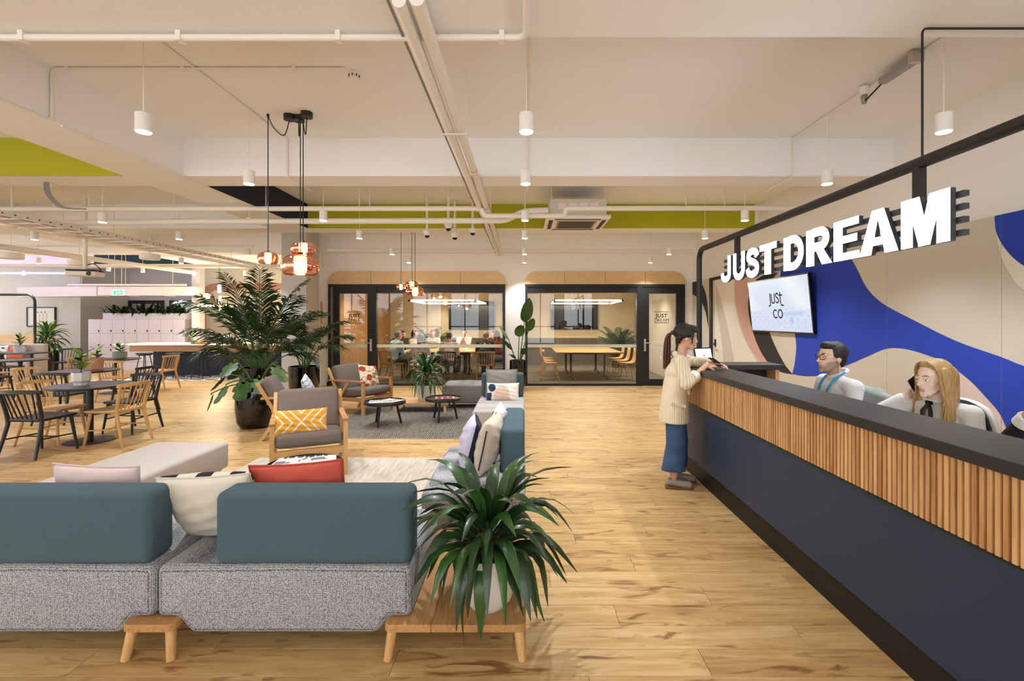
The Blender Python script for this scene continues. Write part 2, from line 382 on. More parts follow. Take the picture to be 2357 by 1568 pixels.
bb = MB().bx(-4.73, GL0-.0, YB-.012, YB+.01, 0, .1).bx(GL1, GR0, YB-.012, YB+.01, 0, .1)
struct('baseboard_back', bb, blackframe)
# meeting room shells
cream = mat('cream_board', 'e2d2ae', .7); grayw = mat('grey_wainscot', '6f6b66', .9, var=.1, vscale=60); brownp = woodmat('tan_panel', 'a8794a', 'c79a64', 2, scale=2)
struct('wall_meeting_back', MB().bx(-4.8, 4.0, 17, 17.1, .94, 2.9), cream)
struct('wall_meeting_back_low', MB().bx(-4.8, 4.0, 16.985, 17.1, 0, .94), grayw)
struct('wall_meeting_divider', MB().bx(-.3, -.1, YB+.12, 17, 0, 2.9), cream)
struct('wall_meeting_left', MB().bx(-4.85, -4.7, YB+.12, 17, 0, 2.9), brownp)
struct('wall_meeting_right', MB().bx(3.9, 4.08, YB+.12, 17, 0.94, 2.9).bx(3.89, 4.08, YB+.12, 17, 0, .94), mat('cool_grey_paint', 'c4c3bd', .8))
struct('ceiling_meeting', MB().bx(-4.8, 4.08, YB+.13, 17.1, 2.75, 2.85), mat('meeting_ceiling', 'bfb09a', .9))
# timber headers with one rounded corner at each end
def header(n, x0, x1, seams):
    h = thing('header_'+n, None, None); h['kind'] = 'structure'; h.name = 'trim_'+n
    xs = [x0]+seams+[x1]; z0, z1, r = 2.44, 2.755, .305
    for a, b_ in zip(xs, xs[1:]):
        p = []
        if a == x0: p += [(a, z0)]+[(a+r-r*cos(t), z1-r+r*sin(t)) for t in [k*pi/16 for k in range(9)]]
        else: p += [(a+.006, z0), (a+.006, z1)]
        if b_ == x1: p += [(b_-r+r*sin(t), z1-r+r*cos(t)) for t in [k*pi/16 for k in range(9)]]+[(b_, z0)]
        else: p += [(b_-.004, z1), (b_-.004, z0)]
        MB().prism(p, YB-.035, YB+.005, plane='xz').build('panel', ply, h)
px2x = lambda px, Y: (px-CX)*Y/F
header('2', GL0-.02, GL1+.02, [px2x(855, YB), px2x(1060, YB)])
header('3', GR0-.02, GR1+.02, [px2x(1299, YB), px2x(1392, YB), px2x(1484, YB)])
# glazed fronts: frame, panes, door
frost = mat('frosted_band', 'cfd2c0', .6)
def glazing(idx, x0, x1, dx0, dx1, door_left, words, joints):
    w = thing('window_%d' % idx, None, None); w['kind'] = 'structure'
    zt = 2.436; t = .055; f = MB()
    f.bx(x0, x1, YB-.05, YB+.07, zt-.06, zt); f.bx(x0, x0+t, YB-.05, YB+.07, 0, zt-.06); f.bx(x1-t, x1, YB-.05, YB+.07, 0, zt-.06)
    ga, gb = (dx1, x1-t) if door_left else (x0+t, dx0)
    f.bx(ga, gb, YB-.03, YB+.05, 0, .05)
    f.build('window_frame', blackframe, w)
    MB().bx(ga, gb, YB-.02, YB+.04, zt-.2, zt-.06).build('blind_box', blackframe, w)
    xs = [ga]+joints+[gb]
    for a, b_ in zip(xs, xs[1:]):
        MB().bx(a+.003, b_-.003, YB, YB+.01, .05, zt-.06).build('pane', clearglass, w)
    MB().bx(ga, gb, YB-.004, YB-.001, .92, .995).build('frosted_band', frost, w)
    d = thing('door_%d' % idx, None, None); d['kind'] = 'structure'
    sw = .155; fr = MB(); l, r_ = dx0+.03, dx1-.005
    if not door_left: l, r_ = dx0+.12, dx1-.02
    fr.bx(l, l+sw, YB-.03, YB+.03, 0.01, zt-.06); fr.bx(r_-sw, r_, YB-.03, YB+.03, 0.01, zt-.06); fr.bx(l+sw, r_-sw, YB-.03, YB+.03, zt-.22, zt-.06); fr.bx(l+sw, r_-sw, YB-.03, YB+.03, .01, .16)
    fr.build('door_frame', blackframe, d)
    MB().bx(l+sw, r_-sw, YB-.002, YB+.01, .16, zt-.22).build('pane', clearglass, d)
    MB().bx(l+sw, r_-sw, YB-.008, YB-.003, .92, .995).build('frosted_band', frost, d)
    jm = MB().bx(dx1, dx1+.06, YB-.05, YB+.07, 0, zt-.06) if door_left else MB().bx(dx0-.02, dx0+.12, YB-.05, YB+.07, 0, zt-.06)
    jm.build('post', blackframe, w)
    hx = r_-sw*.45 if door_left else l+sw*.35; sg = -1 if door_left else 1
    hd = MB().rbox((hx, YB-.04, .98), (.05, .014, .3), .006, 2).build('handle_plate', steel, d)
    MB().tube([(hx, YB-.045, 1.03), (hx, YB-.085, 1.03), (hx+sg*.02, YB-.09, 1.03), (hx+sg*.15, YB-.09, 1.03)], .011).build('lever', steel, hd)
    cxm = (l+r_)/2+(.02 if door_left else -.02); zc = 1.64
    Mx = lambda z: Matrix.Translation((cxm, YB-.004, z)) @ Matrix.Rotation(pi/2, 4, 'X')
    blk = mat('black_vinyl', '0d0d0d', .6)
    textmesh('lettering', 'JUST', .125, blk, d, M=Mx(zc+.005), offset=.003)
    textmesh('lettering', words, .112, blk, d, M=Mx(zc-.1), sx=.98)
    for zz in (zc+.13, zc-.135): MB().bx(cxm-.17, cxm+.17, YB-.004, YB-.003, zz, zz+.012).build('rule_line', blk, d)
glazing(1, GL0, GL1, GL0+.07, px2x(862, YB), True, 'SMILE', [px2x(1062, YB)])
glazing(2, GR0, GR1, px2x(1467, YB), GR1-.03, False, 'DREAM', [px2x(1296, YB), px2x(1381, YB)])
# left-hand zone walls
struct('wall_far_left', MB().bx(-19, -14.7, 16.0, 16.12, 0, ZS).bx(-14.82, -14.7, 16.12, 18, 0, ZS), mat('soft_grey_wall', 'dedcd4', .85))
struct('wall_far_back', MB().bx(-14.7, -4.8, 18, 18.12, 0, ZS), wallp)
struct('wall_kitchen', MB().bx(-11.5, -6.0, 17.0, 17.1, 0, ZS), mat('kitchen_cream', 'ece4d2', .85))
struct('wall_kitchen_wing', MB().bx(px2x(441, 15.2), px2x(459.5, 15.2), 15.2, 15.45, 0, ZS), wallp)
struct('wall_side_left', MB().bx(-5.3, -4.86, 11.15, 17.0, 0, ZS), wallp)
def arch(n, x0, x1, z1, wd, r, y):
    o_ = [(x0, 0)]+[(x0+r-r*cos(t), z1-r+r*sin(t)) for t in [k*pi/20 for k in range(11)]]+[(x1-r+r*sin(t), z1-r+r*cos(t)) for t in [k*pi/20 for k in range(11)]]+[(x1, 0)]
    q = r-wd*.6; a0, a1, zz = x0+wd, x1-wd, z1-wd
    i_ = [(a0, 0)]+[(a0+q-q*cos(t), zz-q+q*sin(t)) for t in [k*pi/20 for k in range(11)]]+[(a1-q+q*sin(t), zz-q+q*cos(t)) for t in [k*pi/20 for k in range(11)]]+[(a1, 0)]
    mb = MB()
    for k in range(len(o_)-1): mb.prism([o_[k], o_[k+1], i_[k+1], i_[k]], y, y+.03, plane='xz')
    return struct(n, mb, mat('salmon_pink', 'c89a84', .8))
arch('trim_4', -11.4, -7.9, 2.86, .22, .55, 16.96)
# black door and window frames behind the lockers
def blackwin(n, x0, x1, z0, z1, y, mull):
    w = thing(n, None, None); w['kind'] = 'structure'
    f = MB(); t = .12
    f.bx(x0, x1, y-.06, y, z1-t, z1); f.bx(x0, x0+t, y-.06, y, z0, z1-t); f.bx(x1-t, x1, y-.06, y, z0, z1-t)
    for m_ in mull: f.bx(m_-.05, m_+.05, y-.055, y, z0, z1-t)
    f.build('window_frame', blackframe, w)
    MB().bx(x0+t, x1-t, y-.03, y-.02, z0, z1-t).build('pane', clearglass, w)
blackwin('door_3', px2x(200, 17.98), px2x(252, 17.98), 0, 2.33, 17.98, [])
blackwin('window_3', px2x(252, 17.98), px2x(378, 17.98), 1.0, 2.3, 17.98, [px2x(300, 17.98), px2x(330, 17.98)])
blackwin('window_4', px2x(392, 17.98), px2x(452, 17.98), 1.0, 2.3, 17.98, [])
# patterned tile strip in front of the bar
tp = bpy.data.materials.new('leaf_pattern_tiles'); nt, b = nodes(tp); N = nt.nodes; L = nt.links
tc = N.new('ShaderNodeTexCoord'); w1 = N.new('ShaderNodeTexVoronoi'); w1.feature = 'DISTANCE_TO_EDGE'; w1.inputs['Scale'].default_value = 3.2; L.new(tc.outputs['Object'], w1.inputs['Vector'])
rp = N.new('ShaderNodeValToRGB'); rp.color_ramp.interpolation = 'CONSTANT'; rp.color_ramp.elements[0].color = (*lin('e4e0d6'), 1); rp.color_ramp.elements[1].position = .09; rp.color_ramp.elements[1].color = (*lin('5d6470'), 1)
L.new(w1.outputs['Distance'], rp.inputs[0]); L.new(rp.outputs[0], b.inputs['Base Color'])
o = MB().bx(-11.2, -5.6, 12.5, 14.05, -.02, .003).build('floor_tiles', tp); o['kind'] = 'structure'
# ================================================================ CEILING THINGS
def pspot(parent, z, power, size=1.9):
    ld = bpy.data.lights.new('bulb', 'SPOT'); ld.energy = power; ld.color = SPOT_COL; ld.spot_size = size; ld.spot_blend = .7; ld.shadow_soft_size = .04
    o = bpy.data.objects.new('bulb', ld); COL.objects.link(o); o.parent = parent; o.location = (0, 0, z); return o
ORDX = ['first', 'second', 'third', 'fourth', 'fifth', 'sixth', 'seventh', 'eighth', 'ninth', 'tenth', 'eleventh', 'twelfth']
ORD = ['first', 'second', 'third', 'fourth', 'fifth', 'sixth', 'seventh']
def spot_proto():
    t = thing('pendant_spotlight', '', 'lamp', (0, 0, 2.9))
    MB().lathe([(.044, 0), (.05, .002), (.05, .126), (.046, .13), (.0, .13)], n=20).build('lamp_body', whitelamp, t, True)
    MB().lathe([(.0, -.001), (.043, -.001), (.043, -.004), (0, -.004)], n=20).build('lamp_lens', lampglow, t, True)
    MB().cyl((0, 0, .13), (0, 0, .70), .004, n=6).build('cord', pipew, t)
    return t
sp0 = spot_proto(); used0 = [False]
def place_spot(x, y, label, power=None, z=2.9):
    if not used0[0]: used0[0] = True; t = sp0; t.location = (x, y, z); t['label'] = label; t['group'] = 'pendant spotlights'
    else: t = dup(sp0, (x, y, z), 0, label, 'pendant spotlights')
    t.children  # cord, body, lens
    return t
ROWY = [3.35, 4.64, 6.36, 7.76, 9.68, 11.1]
spots = []
for rn, X in (('middle', .02), ('left', -2.64), ('right', 2.92)):
    for i, y in enumerate(ROWY):
        spots.append(place_spot(X, y, '%s white cylinder spotlight from the camera in the %s row over the lounge' % (ORD[i], rn)))
ZONE = [(-5.65, 6.47, 'white cylinder spotlight over the nearest black dining table'), (-7.99, 7.88, 'white cylinder spotlight beside the cable tray, left of it'), (-5.6, 7.84, 'white cylinder spotlight right of the cable tray behind the near one'),
        (-11.26, 11.2, 'white cylinder spotlight above the banquette end of the dining area'), (-7.95, 11.2, 'white cylinder spotlight over the third dining table'), (-5.6, 9.8, 'white cylinder spotlight just left of the copper pendants'),
        (-11.1, 12.9, 'white cylinder spotlight behind the ceiling projector'), (-10.5, 13.3, 'white cylinder spotlight in front of the pale lockers'), (-9.7, 14.2, 'white cylinder spotlight above the bar counter left end'),
        (-14.6, 14.1, 'white cylinder spotlight near the framed picture wall'), (-14.2, 11.2, 'white cylinder spotlight leftmost over the banquette'), (-8.2, 14.2, 'white cylinder spotlight above the bar counter behind the palm')]
for x, y, l in ZONE: spots.append(place_spot(x, y, l))
for t in spots: pspot(t, -.01, SPOT_W)
# --- copper glass pendants
copper = bpy.data.materials.new('copper_glass'); copper.use_nodes = True; nt = copper.node_tree; N = nt.nodes; L = nt.links; N.remove(N['Principled BSDF'])
t_ = N.new('ShaderNodeBsdfTransparent'); t_.inputs[0].default_value = (.82, .38, .24, 1); g_ = N.new('ShaderNodeBsdfGlossy'); g_.inputs[0].default_value = (.95, .55, .40, 1); g_.inputs['Roughness'].default_value = .03
lw = N.new('ShaderNodeLayerWeight'); lw.inputs[0].default_value = .55; rg = N.new('ShaderNodeMapRange'); rg.inputs[3].default_value = .5; rg.inputs[4].default_value = .95; L.new(lw.outputs['Facing'], rg.inputs[0])
mx = N.new('ShaderNodeMixShader'); L.new(rg.outputs[0], mx.inputs[0]); L.new(t_.outputs[0], mx.inputs[1]); L.new(g_.outputs[0], mx.inputs[2]); L.new(mx.outputs[0], N['Material Output'].inputs[0])
filament = mat('warm_diffuser', 'ffe2c0', .5, emit=9, ecol='ffd9b0')
def copper_pendant(x, y, zb, d, h, label, group, canopy):
    t = thing('copper_pendant', label, 'lamp', (x, y, zb), 0, group); r = d/2
    prof = [(r*.68, 0), (r*.74, .004)]+[(r*(.74+.26*sin(a)) if a < pi/2 else r*(.30+.70*sin(a)), h*(.46-.46*cos(a))) for a in [k*pi/14 for k in range(1, 14)]]
    prof += [(r*.26, h*.93), (r*.2, h*.95)]
    MB().lathe(prof, n=36).build('glass_shade', copper, t, True, 180)
    MB().lathe([(0, h*.12), (r*.30, h*.12), (r*.34, h*.2), (r*.34, h*.8), (r*.28, h*.86), (0, h*.86)], n=20).build('diffuser', filament, t, True)
    MB().cyl((0, 0, h*.86), (0, 0, h*1.04), r*.2, r*.12, n=14).build('cap', blackmet, t, True)
    MB().cyl((0, 0, h), (0, 0, ZS-zb), .005, n=6).build('cord', blackmet, t)
    if canopy:
        cx_, cy_ = canopy
        c = MB().lathe([(0, 0), (.055, 0), (.055, .05), (0, .05)], (cx_, cy_, ZS-zb-.05), n=20).build('ceiling_canopy', blackmet, t)
        MB().tube(bez([(0, 0, ZS-zb-.02), (cx_*.3, cy_*.3, ZS-zb-.14), (cx_*.75, cy_*.75, ZS-zb-.2), (cx_, cy_, ZS-zb-.05)]), .005, 6).build('slack_cord', blackmet, c)
        MB().lathe([(0, -.03), (.012, -.03), (.012, 0), (0, 0)], (0, 0, ZS-zb), n=10).build('hook', blackmet, t)
    ld = bpy.data.lights.new('bulb', 'POINT'); ld.energy = 5; ld.color = (1, .7, .45); ld.shadow_soft_size = r*.3
    o = bpy.data.objects.new('bulb', ld); COL.objects.link(o); o.parent = t; o.location = (0, 0, -.02)
cg = 'copper pendants over the lounge'
copper_pendant(-2.49, 4.7, 2.14, .185, .125, 'small copper glass pendant on its own cord beside the two stacked ones', cg, (.2, .02))
copper_pendant(-2.175, 4.7, 2.03, .35, .215, 'large copper glass pendant hanging lowest above the palm pot', cg, (-.04, .05))
copper_pendant(-2.175, 4.76, 2.245, .235, .125, 'medium copper glass pendant directly above the large near one', cg, (.08, -.1))
cg = 'copper pendants before the meeting room'
copper_pendant(-2.49, 9.8, 2.2, .19, .13, 'small copper glass pendant far back, before the meeting room glass', cg, None)
copper_pendant(-2.29, 9.9, 2.24, .27, .16, 'medium copper glass pendant far back with two beside it', cg, None)
copper_pendant(-2.18, 9.7, 2.07, .36, .2, 'wide copper glass pendant far back, lowest of its cluster', cg, None)
# --- conduits and pipes
def pipe(name, label, pts, r, m=pipew, clips=(), n=10, rnd=0):
    t = thing(name, label, 'pipe', pts[0]); o0 = Vector(pts[0]); P = [Vector(p) for p in pts]
    if rnd:
        Q = [P[0]]
        for i in range(1, len(P)-1):
            a, b_, c = P[i-1], P[i], P[i+1]; u = (a-b_).normalized()*rnd; w = (c-b_).normalized()*rnd
            for k in range(6): s = k/5; Q.append((b_+u)*(1-s)**2+b_*2*s*(1-s)+(b_+w)*s*s)
        P = Q+[P[-1]]
    MB().tube([p-o0 for p in P], r, n).build('tube', m, t, True)
    for c in clips:
        c = Vector(c)-o0; MB().bx(c.x-.014, c.x+.014, c.y-r*1.25, c.y+r*1.25, c.z-r*1.2, c.z+r*1.6).build('clip', pipew, t)
    return t
yb = 2.655
pipe('conduit', 'white conduit under the nearest beam, turning toward the camera at its right end', [(-3.74, yb, 3.15), (.015, yb, 3.15), (.015, 2.2, 3.15)], .019, clips=[(px2x(px, yb), yb, 3.15) for px in (55, 415, 780, 1155)], rnd=.07)
pipe('conduit', 'thin white conduit on the slab running to the smoke detector', [(-1.42, 3.82, 3.585), (-3.735, 3.82, 3.585), (-3.735, 3.82, 3.17), (-3.735, 2.7, 3.165)], .011, clips=[(px2x(px, 3.82), 3.82, 3.585) for px in (155, 422, 677)], rnd=.05)
pipe('conduit', 'thin conduit along the lower edge of the long beam', [(-3.738, 3.9, 3.165), (-3.738, 7.6, 3.165)], .009)
for X, nm in ((-2.60, 'left'), (.05, 'middle'), (2.96, 'right')):
    pipe('conduit', 'slim white lighting conduit feeding the %s row of spotlights' % nm, [(X, 2.72, 3.588), (X, 5.306, 3.588), (X, 5.306, 3.168), (X, 5.9, 3.168)], .008, rnd=.04)
t = thing('pipe_trunking', 'pair of insulated white pipes running lengthwise under the beams', 'pipe', (-.55, 2.3, 3.12))
MB().tube([(-.045, 0, 0), (-.045, 9.1, 0)], .034, 12).build('tube', pipew, t, True)
MB().tube([(.04, 0, .01), (.04, 9.1, .01)], .037, 12).build('tube', pipew, t, True)
MB().tube([(-.11, 0, .03), (-.115, 4.2, .03), (-.11, 9.0, .03)], .008, 6).build('cable', mat('grey_cable', '8b857c', .6), t, True)
for y in (1.55, 4.3, 6.6):
    h = MB().box((-.0, y, -.045), (.2, .03, .006)).build('hanger', pipew, t)
    MB().cyl((.09, y, -.045), (.09, y, .47), .004, n=6).build('rod', pipew, h)
for i, y in enumerate((2.6, 5.4)): MB().cyl((.04, y, .01), (.04, y+.02, .01), .0395, n=14).build('joint_ring', mat('tape_grey', 'b8b2a8', .6), t)
Y_ = 6.53
def zof(py, Y): return EYE-(py-CY)*Y/F
pipe('sprinkler_pipe', 'upper white sprinkler pipe crossing the whole ceiling before the lime beam', [(-9.5, Y_, zof(482, Y_)), (px2x(1108, Y_), Y_, zof(480, Y_)), (px2x(1116, Y_), Y_, zof(497, Y_)), (px2x(1300, Y_), Y_, zof(497, Y_)), (px2x(1302, Y_), Y_, zof(480, Y_)), (px2x(1840, Y_), Y_, zof(479, Y_))], .034, rnd=.04)
Y_ = 6.95
pipe('refrigerant_pipe', 'lower white pipe bending up into the ceiling cassette unit', [(-8.4, Y_, zof(517, Y_)), (px2x(470, Y_), Y_, zof(510, Y_)), (px2x(1165, Y_), Y_, zof(508, Y_)), (px2x(1205, Y_), Y_, zof(486, Y_)), (px2x(1262, Y_), Y_, zof(484, Y_))], .042, rnd=.1)
Y_ = 10.6
pipe('sprinkler_pipe', 'slim white pipe crossing before the meeting room wall', [(-4.3, Y_, zof(576, Y_)), (3.9, Y_, zof(577, Y_))], .02)
Y_ = 9.3
pipe('sprinkler_pipe', 'white pipe beyond the cable tray toward the kitchen', [(-12, Y_, zof(566, Y_)), (-5.2, Y_, zof(566, Y_))], .02)
pipe('sprinkler_pipe', 'long slanting white pipe above the dining tables', [(-9.6, 8.0, 2.93), (-9.2, 13.5, 2.9)], .055)
pipe('sprinkler_pipe', 'white pipe across the ceiling over the bar', [(-14, 12.3, 2.97), (-5.4, 12.3, 2.97)], .04)
tq = pipe('sprinkler_pipe', 'thin white pipe under the duct near the lockers', [(-13.5, 14.3, 2.62), (-10, 14.3, 2.62)], .03)
for x in (.4, 1.7, 3.1): MB().cyl((x, 0, .02), (x, 0, ZS-2.62), .006, n=6).build('hanger_rod', pipew, tq)
for i, (px, Yr, zt) in enumerate([(28, 6.53, 3.1), (122, 6.53, 3.1), (205, 6.53, 3.1), (402, 6.95, 3.05), (574, 6.95, 3.05), (612, 6.53, 3.1), (827, 6.53, 3.1), (851, 6.53, 3.1), (1095, 6.53, 3.1), (1130, 6.95, 3.05), (1579, 6.53, 3.1), (1668, 6.53, 3.1)]):
    X = px2x(px, Yr); t = thing('hanger_rod', '%s thin white rod from the left holding the pipes before the lime beam' % ORDX[i], 'rod', (X, Yr, zt), 0, 'pipe hanger rods')
    MB().cyl((0, 0, 0), (0, 0, ZS-zt), .005, n=6).build('rod', pipew, t); MB().lathe([(.045, -.006), (.045, .006)], n=12).build('pipe_ring', pipew, t)
# cable ladder
t = thing('cable_tray', 'perforated white cable ladder hanging over the dining tables', 'cable tray', (-6.62, 3.6, 2.9))
for x in (-.25, .25): MB().bx(x-.012, x+.012, 0, 9.4, -.035, .035).build('side_rail', pipew, t)
hole = mat('hole_dark', '55504a', .8)
for k in range(62):
    yk = .12+k*.15
    if k % 2 == 0: MB().bx(-.24, .24, yk, yk+.03, -.03, -.015).build('rung', pipew, t)
    if 10 < k: MB().bx(.262, .2635, yk+.05, yk+.075, -.008, .008).build('hole', hole, t)
for k in range(6): 
    for x in (-.25, .25): MB().cyl((x, .9+k*1.5, .03), (x, .9+k*1.5, .7), .005, n=6).build('hanger_rod', pipew, t)
MB().tube(bez([(.16, 0, .02), (.1, 3, .01), (.17, 6, .02), (.12, 9.3, .02)]), .03, 8).build('cable_bundle', mat('grey_cable', '8b857c', .6), t, True)
t = thing('cable_drop', 'bundle of grey cables dropping from the beam into the cable tray', 'cable', (-5.5, 5.55, 3.18))
for k in range(5): MB().tube(bez([(k*.012-.02, 0, 0), (k*.014-.02, .02, -.12), (.06+k*.012, .02, -.22), (.16+k*.014, .02, -.29), (.42, .05, -.3)]), .007, 6).build('cable', mat('grey_cable', '8b857c', .6), t, True)
# smoke detector, cameras, cassette, projector
def detector(loc, label):
    t = thing('smoke_detector', label, 'smoke detector', loc)
    MB().lathe([(0, 0), (.055, 0), (.055, -.02), (.04, -.025), (.04, -.05), (.0, -.055)], n=20).build('body', whitelamp, t, True, 30)
    for k in range(8):
        a = 2*pi*k/8; MB().box((.041*cos(a), .041*sin(a), -.037), (.006, .012, .018), Matrix.Identity(4)).build('slot', blackmet, t)
detector((-1.37, 3.9, ZS), 'round white smoke detector at the end of the thin conduit')
for i, (px, Yc, zb, d) in enumerate([(983, 7.84, 2.96, ''), (1032, 7.45, 3.0, ''), (1047, 8.1, 2.97, ''), (1088, 7.84, 3.0, '')]):
    t = thing('dome_camera', '%s white dome camera from the left on a ceiling pole' % ORD[i], 'camera', (px2x(px, Yc), Yc, zb), 0, 'dome cameras')
    MB().lathe([(.065, .07), (.065, .05), (.05, .03), (.045, 0), (.045, -.0)], n=16).build('housing', whitelamp, t, True, 40)
    MB().sph((0, 0, 0), (.042, .042, .04), 14).build('dome', mat('dark_dome', '141414', .15), t, True)
    MB().cyl((0, 0, .07), (0, 0, ZS-zb), .02, n=10).build('pole', pipew, t, True); MB().lathe([(0, 0), (.075, 0), (.075, -.012), (0, -.012)], (0, 0, ZS-zb), n=16).build('plate', pipew, t)
t = thing('ceiling_cassette', 'white square air conditioning cassette hung before the lime beam', 'air conditioner', (.815, 7.6, 3.09))
MB().rbox((0, 0, .03), (.96, .96, .06), .02, 2).build('panel', whitelamp, t, True); MB().bx(-.42, .42, -.42, .42, .06, .3).build('body', mat('galvanised_white', 'dcd8d0', .5), t)
for s in (-1, 1):
    MB().bx(-.34, .34, s*.40-.03, s*.40+.03, -.004, .004).build('air_slot', blackmet, t); MB().bx(s*.40-.03, s*.40+.03, -.34, .34, -.004, .004).build('air_slot', blackmet, t)
gr = MB().bx(-.3, .3, -.3, .3, -.006, .002).build('grille', mat('grille_grey', 'a49c90', .6), t)
for k in range(14): MB().bx(-.27, .27, -.28+k*.04, -.265+k*.04, -.012, -.004).build('louver', mat('louver_grey', '5d5852', .6), gr)
for k in range(4): MB().bx(-.3+k*.16, -.18+k*.16, -.4245, -.42, .15, .24).build('cover_plate', whitelamp, t)
for x in (-.4, .4):
    for y in (-.4, .4): MB().cyl((x, y, .3), (x, y, .51), .006, n=6).build('hanger_rod', pipew, t)
t = thing('projector', 'white and black projector on a white ceiling pole over the dining area', 'projector', (-7.27, 8.0, 2.3), .3)
MB().rbox((0, 0, .05), (.42, .32, .08), .03, 3).build('body', whitelamp, t, True); MB().rbox((0, 0, .1), (.4, .3, .03), .012, 2).build('top_cover', blackmet, t, True)
MB().cyl((.12, -.165, .05), (.12, -.155, .05), .035, n=16).build('lens', blackgloss, t); MB().cyl((0, 0, .11), (0, 0, 1.3), .03, n=12).build('pole', pipew, t, True)
MB().tube(bez([(.02, 0, .2), (.12, 0, .22), (.2, .02, .12), (.17, .02, .05)]), .008, 6).build('cable', blackmet, t)
for i, (px, py, Ys, w) in enumerate([(145, 533, 7.2, .30), (25, 590, 8.8, .36), (345, 592, 9.2, .33), (182, 606, 9.4, .34)]):
    p = at(px, py, Ys); t = thing('round_speaker', '%s round white hanging ceiling speaker over the dining area' % ['nearest', 'leftmost', 'right-most', 'farthest'][i], 'speaker', p)
    MB().lathe([(0, -.05), (w/2*.9, -.05), (w/2, -.03), (w/2, .05), (w/2*.8, .06), (0, .06)], n=24).build('drum', whitelamp, t, True, 30); MB().cyl((0, 0, .06), (0, 0, ZS-p.z), .006, n=6).build('cord', pipew, t)
t = thing('exit_sign', 'small lit green and white exit sign under the duct', 'sign', at(271, 680, 13.6))
MB().bx(-.17, .17, 0, .03, 0, .16).build('box', mat('sign_white', 'eef4ee', .5, emit=.8), t)
gm = mat('sign_green', '2fae6a', .5, emit=.9); MB().bx(-.03, .13, -.004, 0, .015, .145).build('arrow_panel', gm, t)
wm = mat('sign_glow', 'ffffff', .5, emit=2.0); MB().prism([(.0, .065), (.05, .065), (.05, .035), (.11, .08), (.05, .125), (.05, .095), (.0, .095)], -.008, -.004, plane='xz').build('arrow', wm, t)
MB().cyl((-.1, .015, .16), (-.1, .015, ZS-at(271, 680, 13.6).z), .006, n=6).build('hanger_rod', pipew, t); MB().cyl((.1, .015, .16), (.1, .015, ZS-at(271, 680, 13.6).z), .006, n=6).build('hanger_rod', pipew, t)
fg = MB().bx(-.12, -.06, -.004, 0, .02, .14).build('running_figure', gm, t)
# rectangular duct along the far left
t = thing('air_duct', 'white rectangular air duct crossing above the lockers and picture wall', 'duct', (-12.8, 14.7, 2.42))
MB().bx(0, 2.9, -.2, .2, -.1, .16).build('duct_section', pipew, t); MB().bx(-3.2, -.01, -.2, .2, -.12, .18, Matrix.Rotation(-.22, 4, 'Z') @ Matrix.Identity(4)).build('duct_section', pipew, t)
for x in (.9, 2.0): MB().bx(x, x+.02, -.215, .215, -.115, .175).build('flange', pipew, t)
t = thing('neon_strip', 'lavender glowing light strip high over the banquette', 'lamp', (-14.5, 13.2, 2.86))
MB().cyl((-2.6, 0, 0), (2.9, 0, 0), .02, n=8).build('tube', mat('lavender_glow', 'c9c4ff', .5, emit=14, ecol='b9b0ff'), t); MB().bx(-2.6, 2.9, -.03, .03, -.035, -.02).build('channel', pipew, t)
# ================================================================ LOUNGE FURNITURE
tweedm = tweed('coarse_tweed', 'dcdce0', '4a4e57', 210, .92, .7)
def bench(label, x0, x1, y0, y1, z=.172, name='platform_bench'):
    xc, yc = (x0+x1)/2, (y0+y1)/2; t = thing(name, label, 'bench', (xc, yc, 0), 0)
    hx, hy = (x1-x0)/2, (y1-y0)/2; r = .035
    po = []
    for sx, sy, a0 in ((1, 1, 0), (-1, 1, 90), (-1, -1, 180), (1, -1, 270)):
        for k in range(5): a = R(a0+k*22.5); po.append((sx*(hx-r)+r*cos(a), sy*(hy-r)+r*sin(a)))
    ax = 1 if hy > hx else 0
    n = max(1, round((2*hx if ax else 2*hy)/.22))
    for k in range(n):
        if ax: a, b_ = -hx+k*2*hx/n, -hx+(k+1)*2*hx/n; pp = polyclip(po, a+.0005, b_-.0005)
        else: a, b_ = -hy+k*2*hy/n, -hy+(k+1)*2*hy/n; pp = [(q[1], q[0]) for q in polyclip([(q[1], q[0]) for q in po], a+.0005, b_-.0005)]
        o = MB().prism(pp, z-.036, z).build('board', oaky if ax else oakx, t)
        bv = o.modifiers.new('edge', 'BEVEL'); bv.width = .004; bv.segments = 2; bv.limit_method = 'ANGLE'
    for sx in (-1, 1):
        for sy in (-1, 1):
            MB().cyl((sx*(hx-.035), sy*(hy-.035), z-.036), (sx*(hx-.018), sy*(hy-.012), 0), .024, .02, 14).build('leg', oak, t, True)
    return t
bench('low oak platform bench carrying the white potted plant by the walkway', -.655, .012, 2.25, 3.62)
bench('narrow oak platform foot between the two front sofa sections', -1.885, -1.635, 2.25, 2.95)
bench('oak platform bench end beside the grey daybed', -2.95, -2.66, 3.05, 4.42)
bench('low oak platform under the far end of the right-hand sofa', -.66, .02, 4.5, 6.3)
bench('low oak platform bench with a white pot between armchair and grey ottoman', -2.2, -1.32, 8.22, 8.78)
